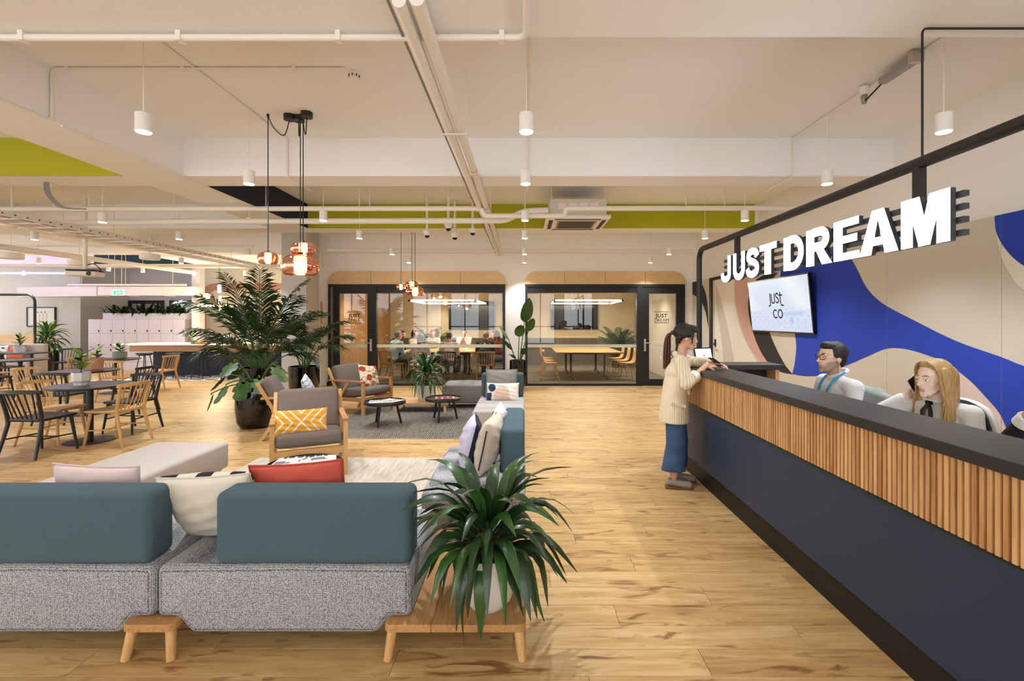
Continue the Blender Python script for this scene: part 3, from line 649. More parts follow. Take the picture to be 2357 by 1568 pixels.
def module(label, x0, x1, y0, y1, back=None, mseat=None, notch='x', z0=.094, z1=.42, bt=.77):
    xc, yc = (x0+x1)/2, (y0+y1)/2; t = thing('sofa_section', label, 'sofa', (xc, yc, 0)); m = mseat or tweedm
    hx, hy = (x1-x0)/2, (y1-y0)/2
    a = hx if notch == 'x' else hy
    pr = [(-a, .173), (-a+.10, .173), (-a+.165, z0), (a-.165, z0), (a-.10, .173), (a, .173), (a, z1), (0, z1+.008), (-a, z1)]
    s = MB().prism(pr, -hy, hy, plane='xz') if notch == 'x' else MB().prism(pr, -hx, hx, plane='yz')
    o = s.build('seat', m, t, True, 180); bv = o.modifiers.new('round', 'BEVEL'); bv.width = .032; bv.segments = 4; bv.limit_method = 'ANGLE'; bv.angle_limit = R(20)
    if back:
        bx0, bx1, by0, by1 = back
        b_ = MB().rbox(((bx0+bx1)/2-xc, (by0+by1)/2-yc, (bt+z1)/2), (bx1-bx0, by1-by0, bt-z1), .04, 4).build('backrest', teal, t, True, 60)
    return t
module('front sofa section, right of the narrow platform foot, with teal back toward camera', -1.755, -.535, 2.3, 3.02, (-1.48, -.54, 2.3, 2.485))
module('front sofa section cut by the frame edge, teal back toward camera', -2.99, -1.765, 2.3, 3.02, (-2.75, -1.79, 2.3, 2.485))
module('right-hand sofa section with teal back along the walkway', -.70, .012, 3.28, 4.5, (-.175, .008, 3.66, 4.56), notch='y')
module('far sofa section facing camera with a teal back at its far end', -.66, .015, 6.2, 7.5, (-.64, 0.0, 7.32, 7.5), tweed('pale_tweed', 'cfccc8', 'a49f9a', 210), notch='y', bt=.78)
module('grey ottoman behind the far teal chair section', -1.46, -.62, 8.6, 9.32, None, tweed('mid_tweed', 'a9a6a2', '6f6c6a', 140))
module('long pale grey daybed section running toward the dining tables', -3.53, -2.84, 3.1, 4.66, None, lightgrey, notch='y')
# rugs
def rugmat(name, ca, cb, sx, sy, rough=.95, thr=(.35, .65), stripes=0):
    m = bpy.data.materials.new(name); nt, b = nodes(m); N = nt.nodes; L = nt.links; b.inputs['Roughness'].default_value = rough
    tc = N.new('ShaderNodeTexCoord'); mp = N.new('ShaderNodeMapping'); mp.inputs['Scale'].default_value = (sx, sy, 1); L.new(tc.outputs['Object'], mp.inputs[0])
    n = N.new('ShaderNodeTexNoise'); n.inputs['Scale'].default_value = 1; n.inputs['Detail'].default_value = 4; L.new(mp.outputs[0], n.inputs['Vector'])
    src = n.outputs['Fac']
    if stripes:
        w = N.new('ShaderNodeTexWave'); w.inputs['Scale'].default_value = stripes; w.inputs['Distortion'].default_value = .6; w.inputs['Detail Scale'].default_value = 8; L.new(tc.outputs['Object'], w.inputs['Vector'])
        a = N.new('ShaderNodeMath'); a.operation = 'MULTIPLY_ADD'; a.inputs[1].default_value = .5; L.new(w.outputs['Fac'], a.inputs[0])
        s_ = N.new('ShaderNodeMath'); s_.operation = 'MULTIPLY'; s_.inputs[1].default_value = .5; L.new(src, s_.inputs[0]); L.new(s_.outputs[0], a.inputs[2]); src = a.outputs[0]
    rp = N.new('ShaderNodeValToRGB'); rp.color_ramp.elements[0].position, rp.color_ramp.elements[1].position = thr
    rp.color_ramp.elements[0].color = (*lin(ca), 1); rp.color_ramp.elements[1].color = (*lin(cb), 1); L.new(src, rp.inputs[0]); L.new(rp.outputs[0], b.inputs['Base Color'])
    bp = N.new('ShaderNodeBump'); bp.inputs['Strength'].default_value = .6; bp.inputs['Distance'].default_value = .004; L.new(src, bp.inputs['Height']); L.new(bp.outputs[0], b.inputs['Normal']); return m
rd = thing('area_rug', 'dark woven black and cream rug under the two round black tables', 'rug', (-1.55, 7.73, 0))
MB().rbox((0, 0, .006), (2.62, 2.56, .012), .005, 1).build('pile', rugmat('dark_weave', '2b2826', 'a39a8c', 26, 5, thr=(.42, .66), stripes=13), rd)
fr = MB()
for k in range(105): fr.cyl((-1.30+k*.025, -1.275, .006), (-1.292+k*.025, -1.30, .003), .007, .004, 5)
o = fr.build('fringe', mat('fringe_cream', 'bdb3a3', .9), rd); o['kind'] = 'stuff'
rl = thing('area_rug', 'pale beige streaked rug inside the front sofa corner', 'rug', (-1.78, 4.27, 0))
MB().rbox((0, 0, .005), (2.5, 2.55, .01), .004, 1).build('pile', rugmat('pale_weave', 'b3aa9c', 'cfc7b8', 30, 4, thr=(.3, .62)), rl)
# armchairs (local front is -Y)
def armchair(label, loc, rz):
    t = thing('armchair', label, 'chair', loc, rz, 'oak framed lounge armchairs')
    for s in (-1, 1):
        x = s*.335
        MB().box((x, -.35, .285), (.042, .048, .57)).build('front_leg', oak, t)
        MB().prism([(-.374, .55), (-.374, .575), (.40, .575), (.40, .55)], x-.026, x+.026, plane='yz').build('armrest', oaky, t)
        MB().prism([(.15, .27), (.2, .27), (.47, .77), (.425, .77)], x-.018, x+.018, plane='yz').build('back_post', oak, t)
        MB().prism([(.16, .33), (.21, .33), (.43, 0), (.385, 0)], x-.018, x+.018, plane='yz').build('rear_leg', oak, t)
        MB().prism([(-.33, .24), (-.33, .30), (.24, .285), (.24, .225)], x-.016, x+.016, plane='yz').build('side_rail', oaky, t)
        MB().prism([(-.06, .555), (-.01, .555), (.20, .28), (.15, .28)], x-.016, x+.016, plane='yz').build('brace', oak, t)
    MB().box((0, -.355, .268), (.63, .03, .07)).build('front_rail', oakx, t)
    MB().box((0, .21, .25), (.63, .03, .06)).build('rear_rail', oakx, t)
    for k in range(4):
        f = .15+k*.25; MB().box((0, .24+.21*f, .33+.41*f), (.64, .016, .05), Matrix.Identity(4)).build('back_slat', oakx, t)
    M = Matrix.Translation((0, -.06, .365)) @ Matrix.Rotation(R(-5), 4, 'X')
    MB().rbox((0, 0, 0), (.62, .64, .13), .045, 4, M, bulge=(.0, .012, .018)).build('seat_cushion', darkgrey, t, True, 60)
    M = Matrix.Translation((0, .275, .585)) @ Matrix.Rotation(R(-25), 4, 'X')
    MB().rbox((0, 0, 0), (.62, .13, .47), .05, 4, M, bulge=(0, .02, .01)).build('back_cushion', darkgrey, t, True, 60)
    return t
def face_rz(fx, fy): return atan2(fy, fx)+pi/2
AC = [((-2.275, 5.12, .011), face_rz(.42, -.91), 'oak armchair with a yellow chevron cushion, facing camera'),
      ((-2.80, 8.36, .0), face_rz(.9, -.43), 'oak armchair with a red dotted cushion before the meeting room'),
      ((-3.16, 6.75, .0), face_rz(.95, .31), 'oak armchair seen from behind with a pale blue cushion by the palm')]
for l, r_, lab in AC: armchair(lab, l, r_)
# cushions
pm = mat('cushion_print', 'ffffff', .95, attr='print', bump=.15, bscale=250)
def pillow(label, loc, w, h, th, rot, colf, back=None, nu=36, piping=None, power=.42, name='cushion', group=None):
    t = thing(name, label, 'cushion', loc, 0, group); t.rotation_euler = rot
    rnd = random.Random(label); ph = [rnd.uniform(0, 6) for _ in range(4)]
    def P(u, v, s):
        a, c = 2*u-1, 2*v-1
        x = w/2*a*(1-.05*(1-c*c)); z = h/2*c*(1-.06*(1-a*a)); k = max(0, (1-a*a)*(1-c*c))**power
        wr = .004*sin(9*a+ph[0])*sin(7*c+ph[1])*k+.003*sin(15*c+5*a+ph[2])*k
        return (x, s*(th/2*k+wr), z)
    nv = max(10, round(nu*h/w)); cb = back or colf
    g = grid('cover', nu, nv, lambda u, v: P(u, v, -1), colf, pm, t); bmf = grid('cover_back', nu, nv, lambda u, v: P(1-u, v, 1), cb, pm, t)
    me = bmf.data; M = g.data   # join into one cover
    bm = bmesh.new(); bm.from_mesh(M); bm.from_mesh(me); bmesh.ops.remove_doubles(bm, verts=bm.verts, dist=1e-5); bm.to_mesh(M); bm.free(); bpy.data.objects.remove(bmf)
    M.polygons.foreach_set('use_smooth', [True]*len(M.polygons))
    if piping:
        pts = [P(k/16, 0, 1) for k in range(16)]+[P(1, k/16, 1) for k in range(16)]+[P(1-k/16, 1, 1) for k in range(16)]+[P(0, 1-k/16, 1) for k in range(16)]
        MB().tube(pts, piping[1], 6, closed=True).build('piping', piping[0], t, True)
    return t
flat = lambda c: (lambda u, v: c)
def chev(u, v):
    d = abs(abs(u-.5)*2.1-abs(v-.5)*1.0 + 0.0); k = (abs(u-.5)*1.9-abs(v-.5)*.9)
    return 'f0e2cf' if (k*3.0+.12) % 1 < .25 else 'e8ab3c'
def dots(u, v):
    x, y = u, v
    for cx_, cy_, r_, c in ((.12, .8, .13, 'b5442a'), (.32, .78, .13, 'O'), (.58, .85, .13, 'O'), (.9, .93, .13, 'b5442a'), (.36, .42, .14, 'b5442a'), (.64, .52, .13, 'a98f6d'), (.86, .66, .13, 'a98f6d'), (.12, .35, .12, 'O'), (.56, .15, .13, 'a98f6d'), (.85, .3, .13, 'O'), (.84, .05, .12, 'b5442a'), (.2, .03, .13, 'b5442a')):
        d = sqrt((x-cx_)**2+(y-cy_)**2)
        if c == 'O':
            if r_*.8 < d < r_: return 'b5442a'
        elif d < r_: return c
    return 'ece0c4'
def diam(u, v): return 'e6e9ea' if (int(u*26)+int(v*26)) % 2 and sin(v*40) > -.4 else '93a5b2'
def zebra(u, v):
    k = sin(u*17+3*sin(v*9)+v*4)
    return '17171a' if k > .15 and v > .12 else 'dcd6ca'
def blob(u, v):
    if (u-.16)**2/.014+(v-.72)**2/.05 < 1 or (u < .15 and v < .45): return '27385a'
    if (u-.36)**2+(v-.95)**2 < .03: return 'c3d4da'
    if (u-.48)**2/.06+(v-.25)**2/.34 < 1: return 'dfbfae'
    if (u-.8)**2/.05+(v-.5)**2/.2 < 1: return 'efe6da'
    return 'e9dccd'
def lav(u, v): return 'c9c6dc' if v > .0 else '1d2338'
def leafp(u, v):
    for cx_, cy_, a in ((.25, .75, .5), (.55, .6, -.6), (.3, .35, 1.0), (.75, .3, .2), (.75, .8, -.3)):
        x, y = u-cx_, v-cy_; xr = x*cos(a)+y*sin(a); yr = -x*sin(a)+y*cos(a)
        if xr*xr/.02+yr*yr/.004 < 1: return '26304a'
    return 'e6e9e6'
pillow('yellow cushion with white chevrons on the front armchair', (-2.27, 4.93, .545), .50, .27, .13, (R(-14), 0, face_rz(.42, -.91)), chev, nu=150)
pillow('cream cushion with red and tan dots on the far armchair', (-2.69, 8.40, .60), .44, .42, .13, (R(-20), R(8), face_rz(.9, -.43)), dots, nu=70)
pillow('pale blue patterned cushion on the armchair by the palm', (-3.02, 6.80, .60), .44, .42, .13, (R(-22), R(-6), face_rz(.95, .31)), diam, nu=60)
pillow('coral red cushion behind the front teal backrest', (-1.19, 2.58, .635), .50, .42, .13, (R(-8), R(4), pi), flat('c25344'), piping=(mat('coral_edge', 'b2483a', .9), .005))
pillow('pale pink cushion behind the cut-off teal backrest', (-2.28, 2.60, .62), .46, .42, .13, (R(-10), R(-2), pi), flat('dcc6c3'), piping=(mat('pink_edge', 'd0b8b6', .9), .005))
pillow('cream cushion with black zebra strokes wedged between the two teal backrests', (-1.63, 2.57, .615), .48, .43, .20, (R(-30), R(3), pi), zebra, flat('d8d1c2'), nu=70, piping=(mat('cream_edge', 'cfc7b6', .9), .004), power=.36)
pillow('lavender and navy cushion on the right-hand sofa, left of the beige one', (-.425, 3.85, .615), .44, .40, .17, (R(14), 0, R(97)), flat('1d2338'), flat('c6c4da'), nu=40, piping=(mat('navy_edge', '1a2034', .9), .004))
bz = pillow('beige cushion with a zip on the right-hand sofa', (-.27, 3.78, .63), .46, .42, .19, (R(12), 0, R(90-8)), flat('cbbfae'), nu=40)
MB().tube([(-.229*1, .0, -.15), (-.222, .0, 0), (-.229, .0, .15)], .005, 6).build('zip', blackmet, bz)
pillow('white cushion with navy leaf print at the far end of the right-hand sofa', (-.235, 4.36, .62), .42, .40, .15, (R(14), 0, R(90+8)), leafp, nu=50)
pillow('plain grey flanged cushion on the far teal section', (-.33, 7.24, .635), .47, .42, .15, (R(-10), R(0), 0), flat('8d8983'), piping=(mat('grey_edge', '7b7a78', .9), .009))
pillow('cushion with navy and blush abstract shapes on the far teal section', (-.30, 7.02, .54), .48, .27, .13, (R(-16), R(0), 0), blob, nu=80)
# round coffee tables, papers
def coffee(label, x, y, r, z=.36, zf=.012):
    t = thing('coffee_table', label, 'table', (x, y, zf)); z -= zf
    MB().lathe([(0, z-.035), (r*.96, z-.035), (r, z-.03), (r, z+.008), (r*.975, z+.01), (r*.965, z-.006), (0, z-.006)], n=40).build('table_top', blackwood, t, True, 30)
    for k in range(3):
        a = R(-100+k*120); MB().cyl((r*.55*cos(a), r*.55*sin(a), z-.035), (r*.78*cos(a), r*.78*sin(a), 0), .02, .016, 10).build('leg', blackwood, t, True)
    return t
coffee('round black coffee table with newspapers in front of the dotted-cushion armchair', -2.09, 7.28, .305)
coffee('round black coffee table with a red magazine beside the far sofa', -1.265, 7.6, .285)
coffee('round dark coffee table with folded newspapers behind the coral cushion', -1.87, 4.12, .31)
pap = mat('printed_paper', 'ffffff', .7, attr='print')
def paper(label, loc, w, d, rz, colf, tilt=(0, 0), name='newspaper', curl=.0, th=.004):
    t = thing(name, label, 'newspaper' if name == 'newspaper' else 'magazine', loc); t.rotation_euler = (tilt[0], tilt[1], rz)
    grid('cover_page', 40, 28, lambda u, v: ((u-.5)*w, (v-.5)*d, th+curl*sin(u*3.1)), colf, pap, t)
    MB().bx(-w/2, w/2, -d/2, d/2, 0, th*.9).build('inner_pages', mat('newsprint', 'd9d5cc', .9), t); return t
def news(seed):
    r_ = random.Random(seed); blocks = [(r_.uniform(0, .7), r_.uniform(.05, .6), r_.uniform(.15, .35), r_.uniform(.12, .3), r_.choice(['6e6a66', '8d8a88', '3f4a55', '9aa3aa'])) for _ in range(3)]
    def f(u, v):
        if v > .86 and .1 < u < .8 and int(u*30) % 5: return '35332f'
        for a, b_, w, h, c in blocks:
            if a < u < a+w and b_ < v < b_+h: return c
        return 'a9a6a0' if int(v*28) % 2 and (u*4 % 1) > .12 and v < .8 else 'e9e6df'
    return f
def redmag(u, v): return '8e2f2b' if sin(u*9+v*5)+sin(v*14) > .2 else ('d9b9a6' if sin(u*21) > .3 else '5d2723')
zt = .362
paper('folded newspaper on the left round coffee table', (-2.13, 7.25, zt), .36, .26, R(12), news(1))
paper('second newspaper overlapping on the left round coffee table', (-1.99, 7.33, zt+.006), .30, .22, R(-25), news(2), th=.003)
paper('red magazine on the right round coffee table', (-1.24, 7.58, zt), .30, .22, R(10), redmag, name='magazine')
paper('broad newspaper opened over the table behind the coral cushion', (-1.93, 4.14, zt+.002), .42, .32, R(8), news(4), curl=.012)
paper('newspaper with upturned corner on top of the broad one', (-1.76, 4.06, zt+.02), .34, .28, R(20), news(5), curl=.03, tilt=(0, R(-5)))
# ================================================================ RECEPTION
from mathutils.geometry import tessellate_polygon
wr = bpy.data.objects['wall_right']; XM = 4.05
def mu(px, py): Y = XM*F/(px-CX); return (Y, EYE-(py-CY)*Y/F)
greige = mat('mural_greige', 'cfc6b6', .9, bump=.05, bscale=200); mcream = mat('mural_cream', 'e8e1d3', .9); mblue = mat('mural_blue', '2743b4', .9, bump=.05, bscale=200)
mpink = mat('mural_pink', 'd3ab9d', .9); mpale = mat('mural_pale_pink', 'e0c8bf', .9); mdark = mat('mural_charcoal', '332d2b', .9)
S_ = lambda pts, n=5: [tuple(q) for q in bez([mu(*p) for p in pts], n)]
blue_low = S_([(1822, 861), (1853, 866), (1890, 863), (1956, 838), (1995, 821), (2039, 803), (2081, 803), (2135, 818), (2184, 840), (2233, 877), (2270, 916), (2299, 950), (2316, 985)])
shapes = [
 (mcream, S_([(1645, 640), (1690, 640), (1690, 690), (1705, 760), (1740, 830), (1780, 870), (1800, 900), (1760, 1000)])+[mu(1690, 1100), mu(1645, 1000)], 'cream painted shape'),
 (greige, S_([(1647, 652), (1662, 700), (1678, 770), (1690, 840), (1690, 900)])+S_([(1668, 900), (1662, 800), (1654, 740), (1647, 700)]), None),
 (mpink, [mu(1690, 600), mu(1726, 600)]+S_([(1721, 660), (1722, 710), (1735, 770), (1762, 815), (1795, 856)])+S_([(1775, 850), (1750, 832), (1722, 795), (1702, 740), (1692, 690), (1690, 660)]), 'dusty pink painted band'),
 (mdark, S_([(1766, 628), (1735, 650), (1722, 690), (1726, 740), (1745, 798), (1770, 838), (1795, 856), (1824, 862)])+S_([(1806, 840), (1789, 808), (1772, 768), (1760, 720), (1765, 670), (1780, 640), (1790, 628)]), 'charcoal painted curve'),
 (mblue, blue_low+[mu(2357, 1060), mu(2500, 1180), mu(2900, 1180), mu(2900, 960)]+S_([(2500, 890), (2357, 843), (2301, 821), (2200, 785), (2108, 740), (2030, 698), (1994, 662), (1975, 625), (1958, 596), (1935, 578), (1900, 572), (1850, 585), (1800, 612), (1800, 680), (1822, 740), (1832, 790), (1829, 835), (1823, 860)]), 'ultramarine painted wave'),
 (mpale, S_([(2135, 819), (2184, 841), (2233, 878), (2270, 917), (2299, 951), (2312, 980)])+[mu(2330, 1040), mu(2330, 1150), mu(2180, 1150)]+S_([(2195, 1050), (2200, 960), (2190, 890), (2160, 840)]), 'pale pink painted shape'),
 (mblue, [mu(2289, 480)]+S_([(2289, 505), (2293, 535), (2312, 570), (2357, 612), (2500, 690)])+[mu(2700, 560), mu(2700, 300)], 'ultramarine painted corner'),
 (mcream, S_([(2293, 537), (2312, 571), (2357, 613), (2500, 690)])+S_([(2500, 730), (2357, 666), (2325, 630), (2303, 590)]), 'cream painted crescent'),
 (mdark, S_([(1585, 652), (1606, 648), (1620, 664), (1628, 700), (1631, 756)])+S_([(1624, 718), (1613, 692), (1600, 681), (1585, 673)]), 'charcoal painted curve'),
]
ZT = 2.49
edges = [(11.57, 10.48), (10.33, 9.28), (9.28, 7.97), (7.97, 6.68), (6.68, 5.38), (5.38, 4.09), (4.09, 2.8), (2.8, 1.5)]
def clipz(poly, z0, z1): return [(q[1], q[0]) for q in polyclip([(p[1], p[0]) for p in poly], z0, z1)]
d4 = thing('door_4', None, None); d4['kind'] = 'structure'
for i, (ya, yb_) in enumerate(edges):
    par = d4 if i == 1 else wr
    p = MB().bx(4.055, 4.08, yb_+.0018, ya-.0018, .06 if i != 1 else .01, ZT if i != 1 else ZT-.06).build('door_leaf' if i == 1 else 'panel', greige, par)
    for k, (m, poly, lab) in enumerate(shapes):
        q = polyclip(poly, yb_+.0018, ya-.0018)
        q = clipz(q, .07, ZT-.002 if i != 1 else ZT-.062) if len(q) > 2 else []
        if len(q) > 2:
            x = 4.0545-.0006*k; q = [p_ for i_, p_ in enumerate(q) if (Vector(p_)-Vector(q[i_-1])).length > 1e-4]
            tri = tessellate_polygon([[Vector((a, b_, 0)) for a, b_ in q]]); me = bpy.data.meshes.new('painted_shape'); me.from_pydata([(x, a, b_) for a, b_ in q], [], [t_ if (Vector(q[t_[1]])-Vector(q[t_[0]])).cross(Vector(q[t_[2]])-Vector(q[t_[0]])) < 0 else t_[::-1] for t_ in tri]); me.update()
            o = link('painted_shape', me, m, p)
            if lab: o['label'] = lab
MB().bx(4.03, 4.08, 10.335, 10.47, 0, ZT).bx(4.03, 4.08, 9.20, 10.335, ZT-.055, ZT).build('door_frame', blackframe, d4)
h = MB().rbox((4.045, 10.18, 1.1), (.02, .06, .16), .006, 2).build('handle_plate', blackmet, d4)
MB().tube([(4.04, 10.18, 1.08), (3.98, 10.18, 1.08), (3.975, 10.16, 1.08), (3.975, 10.04, 1.08)], .012).build('lever', blackmet, h)
# --- reception desk
desk = thing('reception_desk', 'long reception desk with black top, timber slats and navy panels', 'desk', (0, 0, 0))
dtop = mat('charcoal_laminate', '2b2a2b', .42, bump=.03, bscale=400); dnavy = mat('desk_navy', '22344f', .5); slatm = woodmat('slat_timber', 'ac7440', 'e4b880', 2, scale=3, rough=.5)
YD0, YD1 = .8, 5.42
MB().rbox(((1.64+2.0)/2, (YD0+YD1)/2, 1.095), (.36, YD1-YD0, .052), .005, 2).build('counter_top', dtop, desk)
MB().rbox(((2.0+2.74)/2, YD1-.18, 1.095), (.74, .36, .052), .005, 2).build('return_top', dtop, desk)
MB().bx(1.69, 1.97, YD0, YD1-.02, .76, 1.069).build('slat_backing', mat('slat_shadow_board', '33200f', .8), desk)  # backing colour darkened to paint shade into the gaps between slats
k = 0; y = YD1-.03
while y > YD0+.02:
    MB().bx(1.664, 1.69, y-.018, y, .768, 1.069).build('slat', slatm, desk); y -= .0295
MB().bx(1.685, 1.97, YD0, YD1-.02, .748, .768).build('shadow_gap', blackframe, desk)
MB().bx(1.70, 1.97, YD0, YD1-.02, .185, .748).build('front_panel', dnavy, desk)
MB().bx(1.73, 1.95, YD0, YD1-.05, 0, .185).build('plinth', mat('plinth_black', '100d0c', .6), desk)
MB().bx(1.97, 2.70, YD1-.14, YD1-.06, .0, 1.069).build('return_panel', mat('return_black', '1c1c1f', .6), desk)
MB().bx(2.66, 2.70, YD1-.33, YD1-.14, .0, 1.069).build('return_end', oak, desk)
MB().bx(1.97, 2.62, YD0, YD1-.34, .70, .735).build('work_surface', mat('desk_white', 'e6e2da', .5), desk)
tb = thing('tablet', 'tablet on a stand showing a pale blue screen, on the counter return', 'tablet', (1.98, 5.2, 1.121), R(25))
MB().box((0, .03, .09), (.25, .012, .18), Matrix.Rotation(R(-14), 4, 'X')).build('body', blackgloss, tb); MB().box((0, .0235, .09), (.225, .002, .155), Matrix.Rotation(R(-14), 4, 'X')).build('screen', mat('tablet_glow', 'c9dcf6', .4, emit=.8), tb)
MB().box((0, .07, .004), (.12, .14, .008)).build('foot', blackmet, tb); MB().cyl((0, .1, .005), (0, .045, .09), .01).build('stem', blackmet, tb)
# --- sign frame and letters
XF = 2.15; ZP = 2.447; YP = 5.9
fr = thing('sign_frame', 'black tube frame with rounded corner standing over the reception desk', 'frame', (XF, YP, 0))
c = .13; pts = [(0, 0, 0), (0, 0, ZP-c)]+[(0, -c+c*cos(a), ZP-c+c*sin(a)) for a in [k*pi/16 for k in range(1, 9)]]+[(0, .9-YP, ZP)]
MB().tube(pts, .032, 14).build('tube', blackmet, fr, True, 60)
for px, zb in ((1697, 2.13), (2116, 2.13)): y = XF*F/(px-CX); MB().bx(-.022, .022, y-YP-.022, y-YP+.022, zb, ZP).build('drop_post', blackmet, fr)
MB().lathe([(0, 0), (.08, 0), (.08, .012), (0, .012)], n=20).build('floor_plate', blackmet, fr)
pipe('power_cable', 'black cable dropping from the beam to the sign frame', [(4.0, 2.6, 3.168), (XF, 2.6, 3.168), (XF, 2.6, ZP+.02)], .006, blackmet, rnd=.03)
sign = thing('letter_sign', 'row of glowing white capital letters on dark rails above the reception desk', 'sign', (0, 0, 0))
ZB0, ZB1, XL = 1.987, 2.25, 2.10; HL = ZB1-ZB0
glow = mat('letter_glow', 'ffffff', .5, emit=3.2, ecol='f4f7ff'); letter_side = mat('letter_side', '3b3e46', .5)
def arc(cx_, cy_, rx, ry, a0, a1, n=14): return [(cx_+rx*cos(R(a0+(a1-a0)*k/n)), cy_+ry*sin(R(a0+(a1-a0)*k/n))) for k in range(n+1)]
sw = .22
LET = {'J': (.56, [('r', [(.42, 1)]+arc(.245, .29, .175, .185, 0, -180)+[(.07, .36)])]),
 'U': (.72, [('r', [(.13, 1)]+arc(.36, .36, .23, .26, 180, 360)+[(.59, 1)])]),
 'S': (.68, [('r', bez([(.57, .70), (.52, .84), (.34, .9), (.16, .84), (.13, .69), (.25, .58), (.45, .48), (.56, .36), (.53, .18), (.34, .1), (.14, .16), (.08, .32)], 4))]),
 'T': (.62, [('p', [(.0, .8), (.0, 1), (.62, 1), (.62, .8)]), ('p', [(.2, 0), (.2, .8), (.42, .8), (.42, 0)])]),
 'D': (.70, [('p', [(.02, 0), (.02, 1), (.24, 1), (.24, 0)]), ('r', [(.2, .9), (.32, .9)]+arc(.32, .5, .27, .4, 90, -90)+[(.2, .1)])]),
 'R': (.72, [('p', [(.02, 0), (.02, 1), (.24, 1), (.24, 0)]), ('r', [(.2, .9), (.42, .9)]+arc(.42, .70, .17, .2, 90, -90)+[(.2, .5)]), ('p', [(.30, .42), (.50, .42), (.74, 0), (.48, 0)])]),
 'E': (.66, [('p', [(.02, 0), (.02, 1), (.24, 1), (.24, 0)]), ('p', [(.2, .82), (.2, 1), (.64, 1), (.64, .82)]), ('p', [(.2, .42), (.2, .6), (.60, .6), (.60, .42)]), ('p', [(.2, 0), (.2, .18), (.66, .18), (.66, 0)])]),
 'A': (.74, [('p', [(0, 0), (.26, 1), (.42, 1), (.36, .78), (.23, 0)]), ('p', [(.74, 0), (.48, 1), (.32, 1), (.38, .78), (.51, 0)]), ('p', [(.2, .2), (.25, .38), (.49, .38), (.54, .2)])]),
 'M': (.84, [('p', [(.01, 0), (.01, 1), (.21, 1), (.21, 0)]), ('p', [(.63, 0), (.63, 1), (.83, 1), (.83, 0)]), ('p', [(.12, 1), (.33, 1), (.52, 0), (.33, 0)]), ('p', [(.72, 1), (.51, 1), (.32, 0), (.51, 0)])])}
spans = [('J', 1660, 1685), ('U', 1686, 1716), ('S', 1717, 1748), ('T', 1749, 1787), ('D', 1803, 1852), ('R', 1855, 1913), ('E', 1918, 1978), ('A', 1979, 2067), ('M', 2074, 2188)]
for ch, pa, pb in spans:
    ya, yb_ = XL*F/(pa-CX), XL*F/(pb-CX); w, prims = LET[ch]; sx = (ya-yb_)/w
    T = lambda p: (ya-p[0]*sx, ZB0+p[1]*HL)
    body = MB(); face = MB()
    for kind, pts in prims:
        for mb, x0, x1 in ((body, XL+.002, XL+.03), (face, XL-.003, XL+.002)):
            if kind == 'p': mb.prism([T(p) for p in pts], x0, x1, plane='yz')
            else: mb.ribbon([T(p) for p in pts], sw*HL*1.05, x0, x1, plane='yz')
    o = body.build('letter', letter_side, sign); face.build('letter_face', glow, o)
for z in (2.215, 2.152, 2.088, 2.024): MB().bx(XL+.036, XL+.064, 2.34, 5.14, z-.014, z+.014).build('rail', letter_side, sign)
# --- wall screen
tv = thing('wall_screen', 'large wall screen with a black logo on a pale blue picture', 'screen', (3.965, 7.55, 1.82), -pi/2)
TM = Matrix.Rotation(R(5.5), 4, 'X'); TWD, TH = 1.80, .86
MB().box((0, .025, 0), (TWD, .05, TH), TM).build('casing', blackgloss, tv)
sm = bpy.data.materials.new('screen_picture'); nt, b = nodes(sm); a = nt.nodes.new('ShaderNodeAttribute'); a.attribute_name = 'print'
b.inputs['Base Color'].default_value = (.02, .02, .02, 1); b.inputs['Roughness'].default_value = .25; nt.links.new(a.outputs['Color'], b.inputs['Emission Color']); b.inputs['Emission Strength'].default_value = .5
def scr(u, v):
    c = Vector((.68, .77, .93)); k = 0
    if v < .42 and sin(u*60)*sin(v*50) > .55: k = .06
    if .55 < u < .9 and .30 < v < .36: k = .09
    if (u-.72)**2*4+(v-.2)**2 < .004: k = .16
    if .5 < u and .05 < v < .25 and int(u*40) % 4 == 0: k = .08
    k -= .10*max(0, sin(u*7+v*3))*(v > .4)
    return (c.x-k*1.6, c.y-k*1.3, c.z-k*.5)
grid('picture', 60, 30, lambda u, v: TM @ Vector(((u-.5)*(TWD-.04), -.002, (v-.5)*(TH-.04))), lambda u, v: scr(u, v), sm, tv, False)
ink = mat('logo_black', '101014', .5)
def logo(ch, pts, w, x, z, sc, m=ink):
    MB().ribbon([(x+p[0]*sc, z+p[1]*sc) for p in pts], w, -.006, -.003, 'xz', TM).build(ch, m, tv)
z0 = .03; s = .165; lw_ = .021
logo('logo_letter', [(.42, 1), (.42, .1)]+arc(.20, .02, .22, .24, 0, -90, 6)+[(.08, -.22)], lw_, -.245, z0, s)
logo('logo_letter', [(0, .95)]+arc(.28, .30, .28, .28, 180, 360, 10)+[(.56, .95)], lw_, -.135, z0, s)
logo('logo_letter', bez([(.5, .8), (.28, .95), (.06, .78), (.2, .55), (.4, .44), (.5, .22), (.28, .04), (.0, .16)], 4), lw_, -.01, z0, s)
logo('logo_letter', [(.25, 1.05), (.25, .1)]+arc(.47, .02, .22, .24, 180, 270, 6)+[(.75, -.22)], lw_, .085, z0, s)
logo('logo_letter', [(.02, .74), (.62, .74)], lw_, .085, z0, s)
logo('logo_letter', arc(.4, .4, .4, .4, 50, 310, 14), lw_, -.115, -.20, s*.95)
logo('logo_letter', arc(.4, .4, .4, .4, 0, 360, 18), lw_, .025, -.20, s*.95)
MB().box((-.005, -.005, .008), (.27, .002, .012), TM).build('logo_rule', mat('logo_sky', '8fd0ee', .5, emit=.7), tv)
MB().bx(-.25, .25, .05, .11, -.15, .15).build('wall_mount', blackmet, tv)
